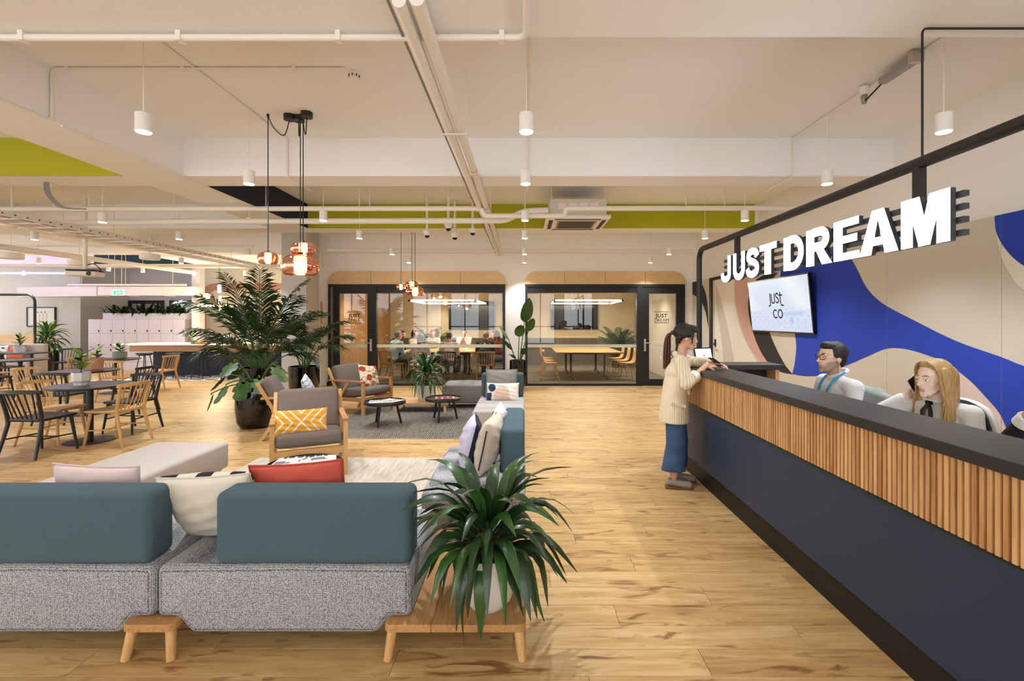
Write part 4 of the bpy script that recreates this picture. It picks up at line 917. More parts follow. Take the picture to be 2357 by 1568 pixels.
so = thing('wall_socket', 'white socket plate on the mural beside the wall screen', 'socket', (4.04, mu(1870, 716)[0], mu(1870, 716)[1]), -pi/2); MB().rbox((0, 0, 0), (.09, .012, .09), .005, 2).build('plate', whitelamp, so)
# driver box and pulley on the right lighting track
t = thing('driver_box', 'grey metal driver box fixed to the right lighting track', 'box', (2.915, 3.75, 3.535)); MB().rbox((0, 0, 0), (.07, .34, .05), .008, 2).build('case', mat('driver_grey', 'a09d98', .4, .3), t); MB().bx(-.045, .045, -.19, -.15, -.03, .055).build('bracket', steel, t)
t = thing('track_plug', 'white plug with grey connector hanging from the right lighting track', 'plug', (2.91, 4.12, 3.585)); MB().lathe([(0, 0), (.035, 0), (.035, -.07), (0, -.07)], n=14).build('socket', whitelamp, t); MB().lathe([(.02, -.07), (.025, -.08), (.02, -.14), (0, -.15)], n=12).build('plug', mat('driver_grey', 'a09d98'), t); MB().tube([(0, 0, -.13), (.0, -.2, -.07), (0, -.24, -.05)], .008, 6).build('cord', blackmet, t)
# ================================================================ DINING AREA AND BAR
def make_chair(m, label):
    t = thing('dining_chair', label, 'chair', (0, 0, 0), 0, 'spindle back dining chairs')
    o = [(-.235, -.22), (-.21, -.245), (.21, -.245), (.235, -.22), (.215, .15), (.17, .195), (-.17, .195), (-.215, .15)]
    s = MB(); n = len(o); v = [(x*.94, y*.94, .418) for x, y in o]+[(x, y, .436) for x, y in o]+[(x*.985, y*.985, .45) for x, y in o]+[(x*.6, y*.6, .44) for x, y in o]
    f = [tuple(range(n))[::-1], tuple(range(3*n, 4*n))]
    for l in range(3): f += [(l*n+k, l*n+(k+1) % n, (l+1)*n+(k+1) % n, (l+1)*n+k) for k in range(n)]
    s.add(v, f).build('seat', m, t, True, 30)
    for sx in (-1, 1):
        MB().cyl((sx*.185, -.185, .43), (sx*.225, -.235, 0), .021, .013, 8).build('front_leg', m, t, True)
        MB().tube(bez([(sx*.225, .275, 0), (sx*.205, .20, .30), (sx*.20, .178, .45), (sx*.222, .245, .76)], 4), [.014, .016, .018, .020, .021, .022, .022, .022, .022, .021, .02, .018, .017], 8).build('rear_leg', m, t, True)
        MB().cyl((sx*.207, -.21, .20), (sx*.21, .215, .22), .009, n=6).build('stretcher', m, t, True)
    MB().cyl((-.21, .0, .21), (.21, 0, .21), .009, n=6).build('stretcher', m, t, True)
    top = bez([(-.245, .225, .765), (-.14, .285, .775), (0, .305, .778), (.14, .285, .775), (.245, .225, .765)], 4)
    r = MB(); v = []; f = []
    for p in top: v += [(p.x, p.y-.012, p.z-.022), (p.x, p.y+.012, p.z-.022), (p.x, p.y+.01, p.z+.02), (p.x, p.y-.01, p.z+.02)]
    for i in range(len(top)-1): f += [(i*4+k, i*4+(k+1) % 4, i*4+4+(k+1) % 4, i*4+4+k) for k in range(4)]
    f += [(3, 2, 1, 0), tuple(range(len(v)-4, len(v)))]
    r.add(v, f).build('top_rail', m, t, True, 50)
    for k in range(6):
        a = -1+2*(k+.5)/6; MB().cyl((a*.165, .17, .44), (a*.205, .298-.055*a*a, .765), .0075, .0085, 6).build('spindle', m, t, True)
    return t
oakc = woodmat('oak_chair', 'b88a50', 'd8b078', 2, 2); chs = {}
def chair(kind, x, y, fx, fy, label, group='spindle back dining chairs'):
    rz = face_rz(fx, fy)
    if kind not in chs: chs[kind] = make_chair(oakc if kind == 'oak' else blackwood, label); t = chs[kind]; t.location = (x, y, 0); t.rotation_euler = (0, 0, rz); t['group'] = group; return t
    return dup(chs[kind], (x, y, 0), rz, label, group)
chair('black', -5.74, 5.73, .02, 1, 'black spindle chair nearest the camera at the front dining table')
chair('oak', -5.25, 6.24, -1, .06, 'oak spindle chair on the right of the front dining table')
chair('oak', -6.16, 6.32, 1, .1, 'oak spindle chair on the left of the front dining table')
chair('black', -5.62, 6.93, -.1, -1, 'black spindle chair on the far side of the front dining table')
chair('black', -7.18, 7.52, -.1, 1, 'black spindle chair pushed in at the near side of the second dining table')
chair('oak', -8.05, 8.05, 1, .1, 'oak spindle chair left of the second dining table')
chair('black', -6.72, 8.32, -1, 0, 'black spindle chair right of the second dining table')
chair('oak', -8.1, 9.62, -.15, 1, 'oak spindle chair with its back to us behind the second dining table')
chair('oak', -8.22, 10.95, -1, .05, 'oak spindle chair standing clear at the right, near the bar stools')
chair('black', -10.62, 9.62, .1, 1, 'black spindle chair with its back to us at the left dining table')
chair('oak', -11.5, 10.35, 1, 0, 'oak spindle chair at the left frame edge')
chair('oak', -9.85, 10.5, -1, .2, 'oak spindle chair seen edge-on right of the left dining table')
chair('black', -12.4, 13.1, .3, -1, 'black spindle chair by the pale wall beyond the left dining table')
chair('black', -12.6, 11.75, .1, 1, 'black spindle chair at the banquette table')
def rtable(x, y, label, r=.45, z=.74):
    t = thing('dining_table', label, 'table', (x, y, 0), 0, 'round black dining tables')
    MB().lathe([(0, z-.028), (r-.02, z-.028), (r, z-.016), (r, z-.003), (r-.003, z), (0, z)], n=48).build('table_top', mat('black_laminate', '242425', .32), t, True, 30)
    MB().cyl((0, 0, .01), (0, 0, z-.028), .038, n=20).build('column', blackmet, t, True); MB().lathe([(0, 0), (.275, 0), (.275, .006), (.26, .01), (0, .014)], n=40).build('base_plate', blackmet, t, True, 30)
    return t
rtable(-5.7, 6.34, 'round black dining table in front, with a faceted white planter'); rtable(-7.4, 8.16, 'round black dining table behind the front one, with a terracotta pot')
rtable(-8.9, 10.5, 'round black dining table nearest the bar, with a grey-green pot'); rtable(-10.75, 10.3, 'round black dining table at the left, no pot on it')
t = thing('banquette_table', 'dark rectangular table in front of the banquette', 'table', (-13.1, 12.45, 0)); MB().rbox((0, 0, .725), (1.3, .7, .03), .01, 2).build('table_top', mat('black_laminate'), t); 
for x in (-.4, .4): MB().cyl((x, 0, .012), (x, 0, .71), .035, n=14).build('column', blackmet, t, True); MB().rbox((x, 0, .006), (.4, .4, .012), .004, 1).build('base_plate', blackmet, t)
# banquette
bq = thing('banquette', 'grey upholstered banquette with a timber back panel', 'bench', (-15.44, 13.75, 0))
MB().rbox((0, 0, .22), (3.2, .6, .44), .03, 2).build('seat', lightgrey, bq, True, 50); MB().rbox((0, .24, .66), (3.2, .16, .46), .04, 3).build('backrest', lightgrey, bq, True, 50); MB().bx(-1.6, 1.11, .33, .37, 0, 1.15).build('back_panel', ply, bq)
t = thing('screen_frame', 'black metal tube frame rising from the banquette back panel', 'frame', (-15.44, 14.16, 0))
z1, x1, c = 2.32, 1.09, .22; MB().tube([(-1.6, 0, 0), (-1.6, 0, z1-c)]+[(-1.6+c-c*cos(a), 0, z1-c+c*sin(a)) for a in [k*pi/12 for k in range(1, 7)]]+[(x1-c+c*sin(a), 0, z1-c+c*cos(a)) for a in [k*pi/12 for k in range(7)]]+[(x1, 0, 0)], .035, 10).build('tube', blackmet, t, True, 60)
pillow('orange cushion leaning on the banquette back', (-14.42, 13.72, .66), .46, .36, .13, (R(-14), R(2), 0), flat('dd6a45'), nu=16)
pillow('navy and white floral cushion at the left frame edge on the banquette', (-14.86, 13.70, .65), .42, .40, .13, (R(-14), R(-6), 0), leafp, nu=30)
# framed picture
pc = thing('framed_picture', 'black framed white print with rows of black dots on the pale wall', 'picture', at(95.5, 729.5, 15.97)); pw, ph_ = .92, .62
for s in (-1, 1): MB().bx(s*pw/2-.015, s*pw/2+.015, -.03, .02, -ph_/2, ph_/2).build('frame_side', blackmet, pc); MB().bx(-pw/2, pw/2, -.03, .02, s*ph_/2-.015, s*ph_/2+.015).build('frame_rail', blackmet, pc)
def art(u, v):
    for k in range(3):
        for cx_, cy_ in ((.38+.13*k, .75), (.45+.13*k, .24)):
            if ((u-cx_)*1.48)**2+(v-cy_)**2 < .0011: return '202020'
        if abs(u-(.44+.13*k)) < .025 and .3 < v < .7: return 'd8d0c2'
    return 'f0eee8'
grid('print', 100, 68, lambda u, v: ((u-.5)*pw, -.01, (v-.5)*ph_), art, pap, pc, False)
# lockers, planter on top
LY = 15.2; lx0 = px2x(203, LY); lw2 = .40; lh = .446
lk = thing('locker_bank', 'bank of pale pinkish lockers with small black locks along the back', 'lockers', (lx0, LY, 0)); lm = mat('locker_blush', 'dcd7dc', .6)
MB().bx(0, 3.05, .02, .5, 0, 1.6).build('carcass', mat('locker_carcass', 'b9adae', .7), lk); MB().bx(0, 3.05, .0, .03, 0, .255).build('plinth', lm, lk)
for r_ in range(3):
    for k in range(8):
        if k*lw2*.953 > 3.0: continue
        a = k*.3812; z = .262+r_*lh; d = MB().rbox((a+.1906, .008, z+lh/2), (.3742, .018, lh-.006), .003, 1).build('door', lm, lk)
        zl = z+(.08 if r_ else lh-.075); MB().rbox((a+.335, -.006, zl), (.035, .014, .06), .005, 1).build('lock', blackmet, d)
pb = MB().bx(.42, 3.05, .05, .48, 1.6, 1.79).build('planter_box', lm, lk)
leafd = mat('leaf_dark', '24401f', .38, var=.35, vscale=9, coat=.2); leafm_ = mat('leaf_mid', '35602a', .35, var=.35, vscale=9, coat=.2); leafl = mat('leaf_light', '86a436', .4, var=.3, vscale=20); stemm = mat('stem_green', '4d6a32', .6); barkm = mat('bark_brown', '6b5232', .9, var=.3, vscale=30)
def leafshape(base, az, elev, L, W, droop, n=7, shape='lance', fold=.25, twist=0, knee=None):
    """verts/faces of one arched leaf"""
    p = Vector(base); V = []; Fc = []; h = Vector((cos(az), sin(az), 0)); s = Vector((-sin(az), cos(az), 0)); e = elev
    for i in range(n+1):
        t = i/n
        w = {'lance': max(.16, sin(pi*min(1, .03+t**.85*.97))**.9*(1-.15*t)), 'oval': sin(pi*(.04+.95*t))**.8, 'paddle': sin(pi*(.02+.97*t**.75))**.6}[shape]*W/2
        d = h*cos(e)+Vector((0, 0, sin(e))); up = d.cross(s)*-1
        ss = s*cos(twist*t)+up*sin(twist*t)
        if i == n: w = .0015
        V += [p-ss*w+up*w*fold, p.copy(), p+ss*w+up*w*fold]; p = p+d*(L/n); e -= droop/n*((.5+t) if knee is None else 2.4*math.exp(-((t-knee)/.23)**2))
    for i in range(n): Fc += [(i*3, i*3+1, i*3+4, i*3+3), (i*3+1, i*3+2, i*3+5, i*3+4)]
    return V, Fc
def leaf(parent, *a, m=None, name='leaf', **k):
    v, f = leafshape(*a, **k); me = bpy.data.meshes.new(name); me.from_pydata([tuple(q) for q in v], [], f); me.update(); return link(name, me, m or leafd, parent, True, 180)
rng = random.Random(3)
tr = thing('trough_plants', 'row of dark trailing foliage growing on top of the lockers', 'plant', (lx0, LY, 1.79))
MB().bx(.44, 3.03, .07, .46, -.03, -.0).build('soil', soil, tr)
for k in range(210):
    x = rng.uniform(.45, 3.0); leaf(tr, (x, rng.uniform(.05, .35), -.02), rng.uniform(-pi, 0) if k % 3 else rng.uniform(0, 2*pi), rng.uniform(.3, 1.35), rng.uniform(.3, .55), rng.uniform(.07, .11), rng.uniform(1.2, 2.8), m=leafd, n=5)
# bar counter
bc = thing('bar_counter', 'long kitchen bar counter with pale top, timber apron and navy base', 'counter', (-9.0, 13.9, 0))
MB().rbox((.0, -.02, .89), (4.6, 1.25, .035), .01, 2).build('counter_top', mat('pale_stone', 'efe4d6', .3), bc); MB().bx(-1.95, 2.3, -.5, .55, .70, .872).build('apron', mat('tan_apron', 'b98d68', .6), bc); MB().bx(-1.6, 2.3, -.1, .5, 0, .70).build('base', mat('bar_navy', '2a3044', .7), bc)
def stool(label, x, y):
    t = thing('bar_stool', label, 'stool', (x, y, 0), 0, 'black bar stools')
    MB().lathe([(0, .62), (.14, .625), (.19, .66), (.2, .69), (.19, .685), (.13, .645), (0, .64)], n=20).build('seat', blackwood, t, True, 180)
    for k in range(4): a = pi/4+k*pi/2; MB().cyl((.11*cos(a), .11*sin(a), .63), (.22*cos(a), .22*sin(a), 0), .011, n=8).build('leg', blackmet, t, True)
    for k in range(4): a = pi/4+k*pi/2; b_ = a+pi/2; q = .165; MB().cyl((q*cos(a), q*sin(a), .3), (q*cos(b_), q*sin(b_), .3), .008, n=6).build('footrest', blackmet, t)
    return t
st = None
for i, px in enumerate((333, 402, 462, 530, 596)):
    lab = '%s black bar stool from the left at the kitchen bar' % ORD[i]; x = px2x(px, 13.0)
    st = stool(lab, x, 13.0) if i == 0 else (dup(st, (x, 13.0, 0), 0, lab, 'black bar stools') and st)
fb = thing('fruit_bowl', 'wooden board holding fruit on the bar counter', 'bowl', (px2x(462, 13.6), 13.6, .908)); MB().lathe([(0, 0), (.1, 0), (.19, .02), (.2, .03), (.18, .026), (0, .012)], n=20).build('board', oak, fb)
for i, (dx, dy, c, r_) in enumerate([(-.1, 0, 'd9b23a', .045), (-.03, .04, 'c9b24a', .042), (.04, -.02, 'b9452f', .042), (.1, .03, 'c56a35', .04), (0, -.05, 'd8a53a', .04)]):
    f = thing('fruit', ['yellow apple at the left of the fruit board', 'greenish pear at the back of the fruit board', 'red apple on the right half of the fruit board', 'small orange at the right end of the fruit board', 'golden apple at the front of the fruit board'][i], 'fruit', (px2x(462, 13.6)+dx, 13.6+dy, .922)); MB().sph((0, 0, r_*.95), (r_, r_, r_*.95), 12).build('flesh', mat('fruit_'+c, c, .4), f, True); MB().cyl((0, 0, r_*1.85), (.004, 0, r_*2.2), .003, n=5).build('stalk', barkm, f)
t = thing('display_screen', 'small dark framed screen standing on the bar counter', 'screen', (px2x(515, 13.6), 13.6, .908), R(15)); MB().bx(-.15, .15, 0, .02, 0, .28).build('casing', mat('screen_navy', '1c2a44', .4), t); MB().bx(-.125, .125, -.003, 0, .03, .255).build('picture', mat('bar_glow', 'b9cbe6', .4, emit=.5), t)
# kitchen chandelier
ch = thing('globe_chandelier', 'brass chandelier with glowing globe and tube lamps before the kitchen', 'lamp', at(505, 690, 13.6)); brass = mat('brass', 'b78a45', .3, 1); gl = mat('globe_glow', 'fff0d0', .4, emit=10, ecol='ffe3b0')
MB().cyl((0, 0, .0), (0, 0, ZS-at(505, 690, 13.6).z), .008, n=8).build('rod', brass, ch); MB().cyl((-.55, 0, .09), (.45, 0, .09), .008, n=8).build('arm', brass, ch); MB().cyl((-.75, .0, -.17), (.55, 0, -.17), .008, n=8).build('arm', brass, ch)
MB().sph((-.36, 0, .09), .085, 16).build('globe', gl, ch, True); MB().cyl((0, 0, .2), (0, 0, .42), .045, n=14).build('tube_lamp', gl, ch, True)
for k in range(6): MB().sph((-.7+k*.11, 0, -.17), .038, 10).build('bulb_glass', gl, ch, True)
for k in range(5): MB().sph((.02, 0, .08-k*.09), .035, 10).build('bulb_glass', gl, ch, True)
for k in range(3): MB().sph((.2+k*.14, 0, -.17), .038, 10).build('bulb_glass', gl, ch, True)
ld = bpy.data.lights.new('bulb', 'POINT'); ld.energy = 60; ld.color = (1, .8, .55); ld.shadow_soft_size = .25; o = bpy.data.objects.new('bulb', ld); COL.objects.link(o); o.parent = ch; o.location = (0, -.1, -.3)
# kitchen cabinet and tap line behind the palm
t = thing('kitchen_cabinet', 'pale kitchen cabinet run under the pink arch', 'cabinet', (-9.7, 16.65, 0)); MB().bx(-1.3, 1.6, -.3, .3, 0, .9).build('body', mat('cab_white', 'e6e0d2', .5), t); MB().bx(-1.32, 1.62, -.33, .3, .9, .94).build('worktop', mat('pale_stone'), t)
for k in range(5): d = MB().rbox((-1.01+k*.58, -.31, .46), (.56, .02, .84), .004, 1).build('door', mat('cab_white'), t); MB().bx(-.8+k*.58, -.79+k*.58, -.335, -.32, .6, .75).build('handle', brass, d)
t = thing('wall_shelf', 'pale shelf fixed on the kitchen wall behind the palm', 'shelf', (-9.6, 16.85, 1.45)); MB().bx(-.7, .9, -.15, .12, 0, .03).build('board', mat('cab_white'), t)
for x in (-.6, .8): MB().bx(x, x+.02, -.1, .12, -.15, 0).build('bracket', brass, t)
# perforated timber panel by the column, meeting room sign
t = thing('slotted_panel', 'narrow perforated timber panel on the wall beside the black door', 'panel', at(737, 720, 11.58)); MB().bx(-.045, .045, -.03, .02, -.27, .27).build('board', oak, t)
for k in range(12):
    for s in (-1, 1): MB().bx(s*.018-.008, s*.018+.008, -.032, -.029, -.25+k*.043, -.23+k*.043).build('hole', hole, t)
# ================================================================ PLANTS
def pot(t, prof, m, zs, rs):
    MB().lathe(prof, n=36).build('pot', m, t, True, 50); MB().lathe([(0, zs), (rs, zs)], n=24).build('soil', soil, t)
def dracaena(name, label, loc, prof, zs, rs, n, zlo, zhi, L, W, seed, m=None, inner=0, cm=None):
    t = thing(name, label, 'plant', loc); pot(t, prof, cm or whitepot, zs, rs); r = random.Random(seed)
    for k in range(4):
        a = k*1.7; MB().cyl((.03*cos(a), .03*sin(a), zs-.02), (.05*cos(a), .05*sin(a), zlo+(zhi-zlo)*(.5+.15*k)), .012, .008, 8).build('cane', barkm, t, True)
    for k in range(n):
        q = k/n; az = k*2.39996+r.uniform(-.2, .2); z = zlo+(zhi-zlo)*q; el = .25+.95*q**1.4+r.uniform(-.2, .25); l = L*r.uniform(.8, 1.1)*(1.0 if q < .9 else .72)
        leaf(t, (.035*cos(az), .035*sin(az), z), az, el, l, W*r.uniform(.85, 1.12), r.uniform(1.35, 1.95)*(1.1-.5*q*q), knee=.2+.35*q+r.uniform(-.06, .06), m=(m or [leafd, leafd, leafm_])[k % 3], n=7, twist=r.uniform(-1.0, 1.0), fold=r.uniform(.2, .5))
    return t
wp = [(0, 0), (.085, 0), (.118, .04), (.142, .12), (.150, .2), (.146, .27), (.138, .27), (.138, .235), (0, .235)]
dracaena('potted_dracaena', 'big glossy dracaena in a white pot on the low oak bench in front', (-.178, 2.42, .173), wp, .24, .137, 94, .24, .44, .49, .064, 5)
wp2 = [(0, 0), (.12, 0), (.15, .08), (.168, .2), (.166, .28), (.155, .28), (.155, .25), (0, .25)]
dracaena('potted_dracaena', 'dracaena with light leaves in a tapered white pot before the meeting room glass', (-1.72, 8.47, .173), wp2, .255, .154, 58, .33, .62, .50, .062, 9, [leafd, leafm_, leafm_])
def frond(t, base, az, elev, L, droop, nl=40, ll=.34, m=None, stalk=.25):
    mb = MB(); p = Vector(base); h = Vector((cos(az), sin(az), 0)); s = Vector((-sin(az), cos(az), 0)); e = elev; pts = []; N_ = 24; fr = []
    for i in range(N_+1):
        d = h*cos(e)+Vector((0, 0, sin(e))); pts.append(p.copy()); fr.append((d, e)); p = p+d*(L/N_); e -= droop/N_*(.35+1.3*i/N_)
    for k in range(nl):
        q = stalk+(1-stalk)*k/(nl-1); i = min(N_-1, int(q*N_)); b_ = pts[i].lerp(pts[i+1], q*N_-i); d, e_ = fr[i]
        for sg in (-1, 1):
            l = ll*(sin(pi*min(1, .22+.72*(q-stalk)/(1-stalk)))**.7)*rng.uniform(.8, 1.12); o = (s*sg*rng.uniform(.6, .9)+d*.75+Vector((0, 0, rng.uniform(-.1, .25)))).normalized(); w = l*.026+.006
            sd = d; q0 = b_; q1 = b_+o*l*.5+Vector((0, 0, -.03*l)); q2 = b_+o*l+Vector((0, 0, -l*rng.uniform(.12, .42)))
            mb.add([q0-sd*w*.3, q0+sd*w*.3, q1+sd*w, q1-sd*w, q2], [(0, 1, 2, 3), (3, 2, 4)])
    fo = link('frond', mb.mesh('frond'), m or leafd, t)
    MB().tube(pts[::2], [.011*(1-.8*i/12)+.002 for i in range(len(pts[::2]))], 5).build('rachis', stemm, fo, True)
def palm(name, label, loc, prof, zs, rs, specs, m=None, cm=None):
    t = thing(name, label, 'plant', loc); pot(t, prof, cm or blackgloss, zs, rs)
    for bx_, az, el, L, dr, ll, st_ in specs: frond(t, (bx_*cos(az), bx_*sin(az), zs), az, el, L, dr, ll=ll, stalk=st_, m=m)
    return t
rp_ = random.Random(21)
bp_ = [(0, 0), (.22, 0), (.27, .1), (.29, .4), (.29, .8), (.275, .8), (.275, .75), (0, .75)]
sp_ = []
for k in range(24): q = k/24; sp_.append((.09, k*2.39996+.3, 1.5-.65*(1-q)+rp_.uniform(-.08, .08), (.86+.95*q)+rp_.uniform(-.12, .12), .8+1.0*(1-q)+rp_.uniform(-.2, .2), .44, .36))
palm('potted_palm', 'tall kentia palm in a glossy black pot behind the monstera pot', (-4.42, 8.05, 0), bp_, .76, .27, sp_)
bp2 = [(0, 0), (.2, 0), (.255, .1), (.285, .35), (.285, .68), (.27, .68), (.27, .62), (0, .62)]
sp_ = []
for k in range(11): q = k/11; sp_.append((.06, k*2.39996-.4, 1.5-.45*(1-q), 1.05+.3*q, 1.25+.5*(1-q), .40, .45))
palm('potted_palm', 'smaller arching palm in a black pot beside the grey column', (-4.30, 9.45, 0), bp2, .64, .265, sp_)
# monstera
t = thing('potted_monstera', 'monstera with broad split leaves in the big glossy black barrel pot', 'plant', (-4.0, 7.2, 0)); pot(t, [(0, 0), (.2, 0), (.25, .08), (.275, .3), (.27, .55), (.245, .66), (.232, .66), (.232, .6), (0, .6)], blackgloss, .61, .23)
def monstera(t, base, az, stalk, el, R_, tilt):
    b_ = Vector(base); tip = b_+Vector((cos(az)*cos(el), sin(az)*cos(el), sin(el)))*stalk; mid = b_.lerp(tip, .5)+Vector((0, 0, .06))
    mb = MB(); n = 26; v = [tip]; Mx = Matrix.Translation(tip) @ Matrix.Rotation(az, 4, 'Z') @ Matrix.Rotation(tilt, 4, 'Y')
    for k in range(n+1):
        a = pi*(-1+2*k/n); r_ = R_*(1+.25*cos(a))*(1-.28*(k % 4 == 1)*(abs(a) > .5)); r_ *= (1-.55*max(0, -cos(a))**6)
        v.append(Mx @ Vector((R_*.75+r_*cos(a), r_*.85*sin(a), -.12*R_*abs(sin(a)))))
    v[0] = Mx @ Vector((R_*.75, 0, 0)); mb.add(v, [(0, k, k+1) for k in range(1, n+1)]); lf = link('leaf', mb.mesh('leaf'), leafm_, t, True, 180)
    MB().tube(bez([b_, mid, tip, Mx @ Vector((R_*.2, 0, 0))], 5), .009, 6).build('petiole', stemm, lf, True)
for az, sk, el, rr, ti in ((-2.9, .40, .45, .15, .9), (-2.3, .33, .2, .16, 1.0), (-1.6, .26, .5, .16, 1.1), (-.9, .30, .6, .15, .95), (2.9, .35, .9, .14, .8), (-.2, .42, .9, .17, .9), (-2.7, .5, -.15, .14, 1.3), (.6, .4, 1.0, .15, .8), (-1.9, .5, .95, .15, .8)): monstera(t, (.05*cos(az), .05*sin(az), .61), az, sk, el, rr, ti)
# strelitzia by the divider
t = thing('potted_strelitzia', 'bird of paradise plant with paddle leaves in a black pot between the glass fronts', 'plant', (-.13, 11.12, 0)); pot(t, [(0, 0), (.13, 0), (.17, .1), (.195, .4), (.19, .66), (.175, .66), (.175, .6), (0, .6)], blackgloss, .61, .17)
for az, el, st_, L, W, dr in ((.3, 1.45, .95, .58, .36, .2), (2.9, 1.25, .55, .42, .25, .5), (-2.6, 1.2, .32, .4, .24, 1.0), (-1.4, 1.35, .62, .4, .24, 1.3), (-.2, 1.15, .2, .36, .15, 1.5), (-2.2, 1.0, .12, .3, .13, 1.6), (.1, 1.3, .75, .4, .24, .9)):
    d = Vector((cos(az)*cos(el), sin(az)*cos(el), sin(el))); b_ = Vector((.04*cos(az), .04*sin(az), .6)); e_ = b_+d*st_
    o = leaf(t, e_, az+(0 if abs(az) > .5 else -1.2), el-.12, L, W, dr, m=leafm_, n=9, shape='paddle', fold=.22); MB().cyl(b_, e_+d*.03, .014, .008, 8).build('stalk', stemm, o, True)
# table pots
def smallplant(label, loc, prof, m, zs, rs, n, L, W, seed, lms, h=.1, name='potted_plant', octo=36):
    t = thing(name, label, 'plant', loc); MB().lathe(prof, n=octo).build('pot', m, t, octo > 12, 50); MB().lathe([(0, zs), (rs, zs)], n=16).build('soil', soil, t); r = random.Random(seed)
    MB().cyl((0, 0, zs-.01), (.01, 0, zs+h), .007, .005, 7).build('stem', barkm, t, True)
    for k in range(n):
        q = k/n; az = k*2.4+r.uniform(-.3, .3); leaf(t, (.008*cos(az), .008*sin(az), zs+h*(.15+.85*q)), az, r.uniform(.1, .7)+.5*q, L*r.uniform(.8, 1.15), W*r.uniform(.85, 1.1), r.uniform(.5, 1.1), m=lms[k % len(lms)], n=6, shape='oval', fold=.2)
    return t
smallplant('rubber plant with lime and dark leaves in a faceted white planter on the front table', (-5.78, 6.3, .741), [(0, 0), (.075, 0), (.078, .03), (.1, .06), (.1, .165), (.09, .165), (.09, .145), (0, .145)], whitepot, .15, .09, 17, .15, .085, 4, [leafm_, leafl, leafd, leafl], .26, octo=8)
smallplant('leafy plant in a terracotta pot on the second dining table', (-7.33, 8.28, .741), [(0, 0), (.085, 0), (.105, .2), (.095, .2), (.095, .18), (0, .18)], mat('terracotta', 'c08a68', .8), .182, .094, 9, .14, .07, 8, [leafl, leafm_], .16)
smallplant('low green plant in a grey-green pot on the table nearest the bar', (-8.72, 10.42, .741), [(0, 0), (.105, 0), (.11, .02), (.125, .03), (.13, .16), (.118, .16), (.118, .14), (0, .14)], mat('sage_glaze', '8a958a', .5), .145, .117, 12, .18, .07, 12, [leafl, leafm_, leafd], .12)
smallplant('small variegated plant in a pale grey pot on the banquette table', (-12.95, 12.4, .741), [(0, 0), (.11, 0), (.125, .17), (.115, .17), (.115, .15), (0, .15)], mat('pale_glaze', 'b5bac6', .5), .155, .114, 16, .22, .07, 15, [leafd, leafm_, leafl], .2)
smallplant('tiny sprouting plant in a teal pot on the bar counter', (px2x(444, 13.5), 13.5, .908), [(0, 0), (.05, 0), (.06, .1), (.05, .1), (.05, .09), (0, .09)], mat('teal_glaze', '4c6a6a', .5), .092, .05, 7, .2, .05, 19, [leafl, leafm_], .1)
t = dracaena('potted_plant', 'bushy green plant in a black pot below the framed picture', (-14.8, 15.0, 0), [(0, 0), (.24, 0), (.27, .3), (.27, .62), (.25, .62), (.25, .58), (0, .58)], .59, .24, 60, .7, 1.25, .6, .09, 23, [leafm_, leafm_, leafl], cm=blackgloss)
# ================================================================ PEOPLE
def M_(op, a, b_=None, c_=None):
    n = N.new('ShaderNodeMath'); n.operation = op
    for i, q in enumerate((a, b_, c_)):
        if q is None: continue
        if isinstance(q, (int, float)): n.inputs[i].default_value = q
        else: L.new(q, n.inputs[i])
    return n.outputs[0]
def remesh(name, prims, voxel, m, parent, base, rot=None, smooth=4, colf=None, lab=None):
    """one continuous surface grown from tapered limbs and ellipsoids; world-like coords, made relative to base"""
    mb = MB()
    for p in prims:
        if p[0] == 'c':
            _, a, b_, r0, r1 = p; a = Vector(a); b_ = Vector(b_); n = 14
            if (a-b_).length > 1e-4: mb.cyl(a, b_, r0, r1, n)
            mb.sph(a, r0, n); mb.sph(b_, r1, n)
        elif p[0] == 'e':
            M = Matrix.Translation(Vector(p[1])) @ (p[3].to_4x4() if len(p) > 3 else Matrix.Identity(4)); mb.sph((0, 0, 0), p[2], 18, M)
        elif p[0] == 'k':   # elliptic cone
            _, c0, r0, c1, r1 = p; v = []; n = 24
            for c, r_ in ((c0, r0), (c1, r1)): v += [(c[0]+r_[0]*cos(2*pi*k/n), c[1]+r_[1]*sin(2*pi*k/n), c[2]) for k in range(n)]
            mb.add(v, [(k, (k+1) % n, n+(k+1) % n, n+k) for k in range(n)]+[tuple(range(n))[::-1], tuple(range(n, 2*n))])
    me = mb.mesh(name+'_src'); bm = bmesh.new(); bm.from_mesh(me); bmesh.ops.recalc_face_normals(bm, faces=bm.faces); bm.to_mesh(me); bm.free()
    o = bpy.data.objects.new(name+'_src', me); COL.objects.link(o)
    md = o.modifiers.new('r', 'REMESH'); md.mode = 'VOXEL'; md.voxel_size = voxel; md.adaptivity = 0
    if smooth: s = o.modifiers.new('s', 'SMOOTH'); s.iterations = smooth; s.factor = .5
    dg = bpy.context.evaluated_depsgraph_get(); dg.update(); out = bpy.data.meshes.new_from_object(o.evaluated_get(dg)); bpy.data.objects.remove(o); bpy.data.meshes.remove(me)
    out.transform(Matrix.Translation(-Vector(base))); out.name = name; out.materials.clear()
    if colf:
        at_ = out.color_attributes.new('print', 'FLOAT_COLOR', 'POINT'); b_ = Vector(base); d = []
        for v in out.vertices: c = colf(v.co+b_); d += [c[0], c[1], c[2], 1]
        at_.data.foreach_set('color', d)
    r = link(name, out, m, parent, True, 180)
    if lab: r['label'] = lab
    return r
skinm = bpy.data.materials.new('skin'); nt, b = nodes(skinm); a = nt.nodes.new('ShaderNodeAttribute'); a.attribute_name = 'print'; nt.links.new(a.outputs['Color'], b.inputs['Base Color']); b.inputs['Roughness'].default_value = .5; b.inputs['Subsurface Weight'].default_value = .08; b.inputs['Subsurface Radius'].default_value = (.02, .008, .005)
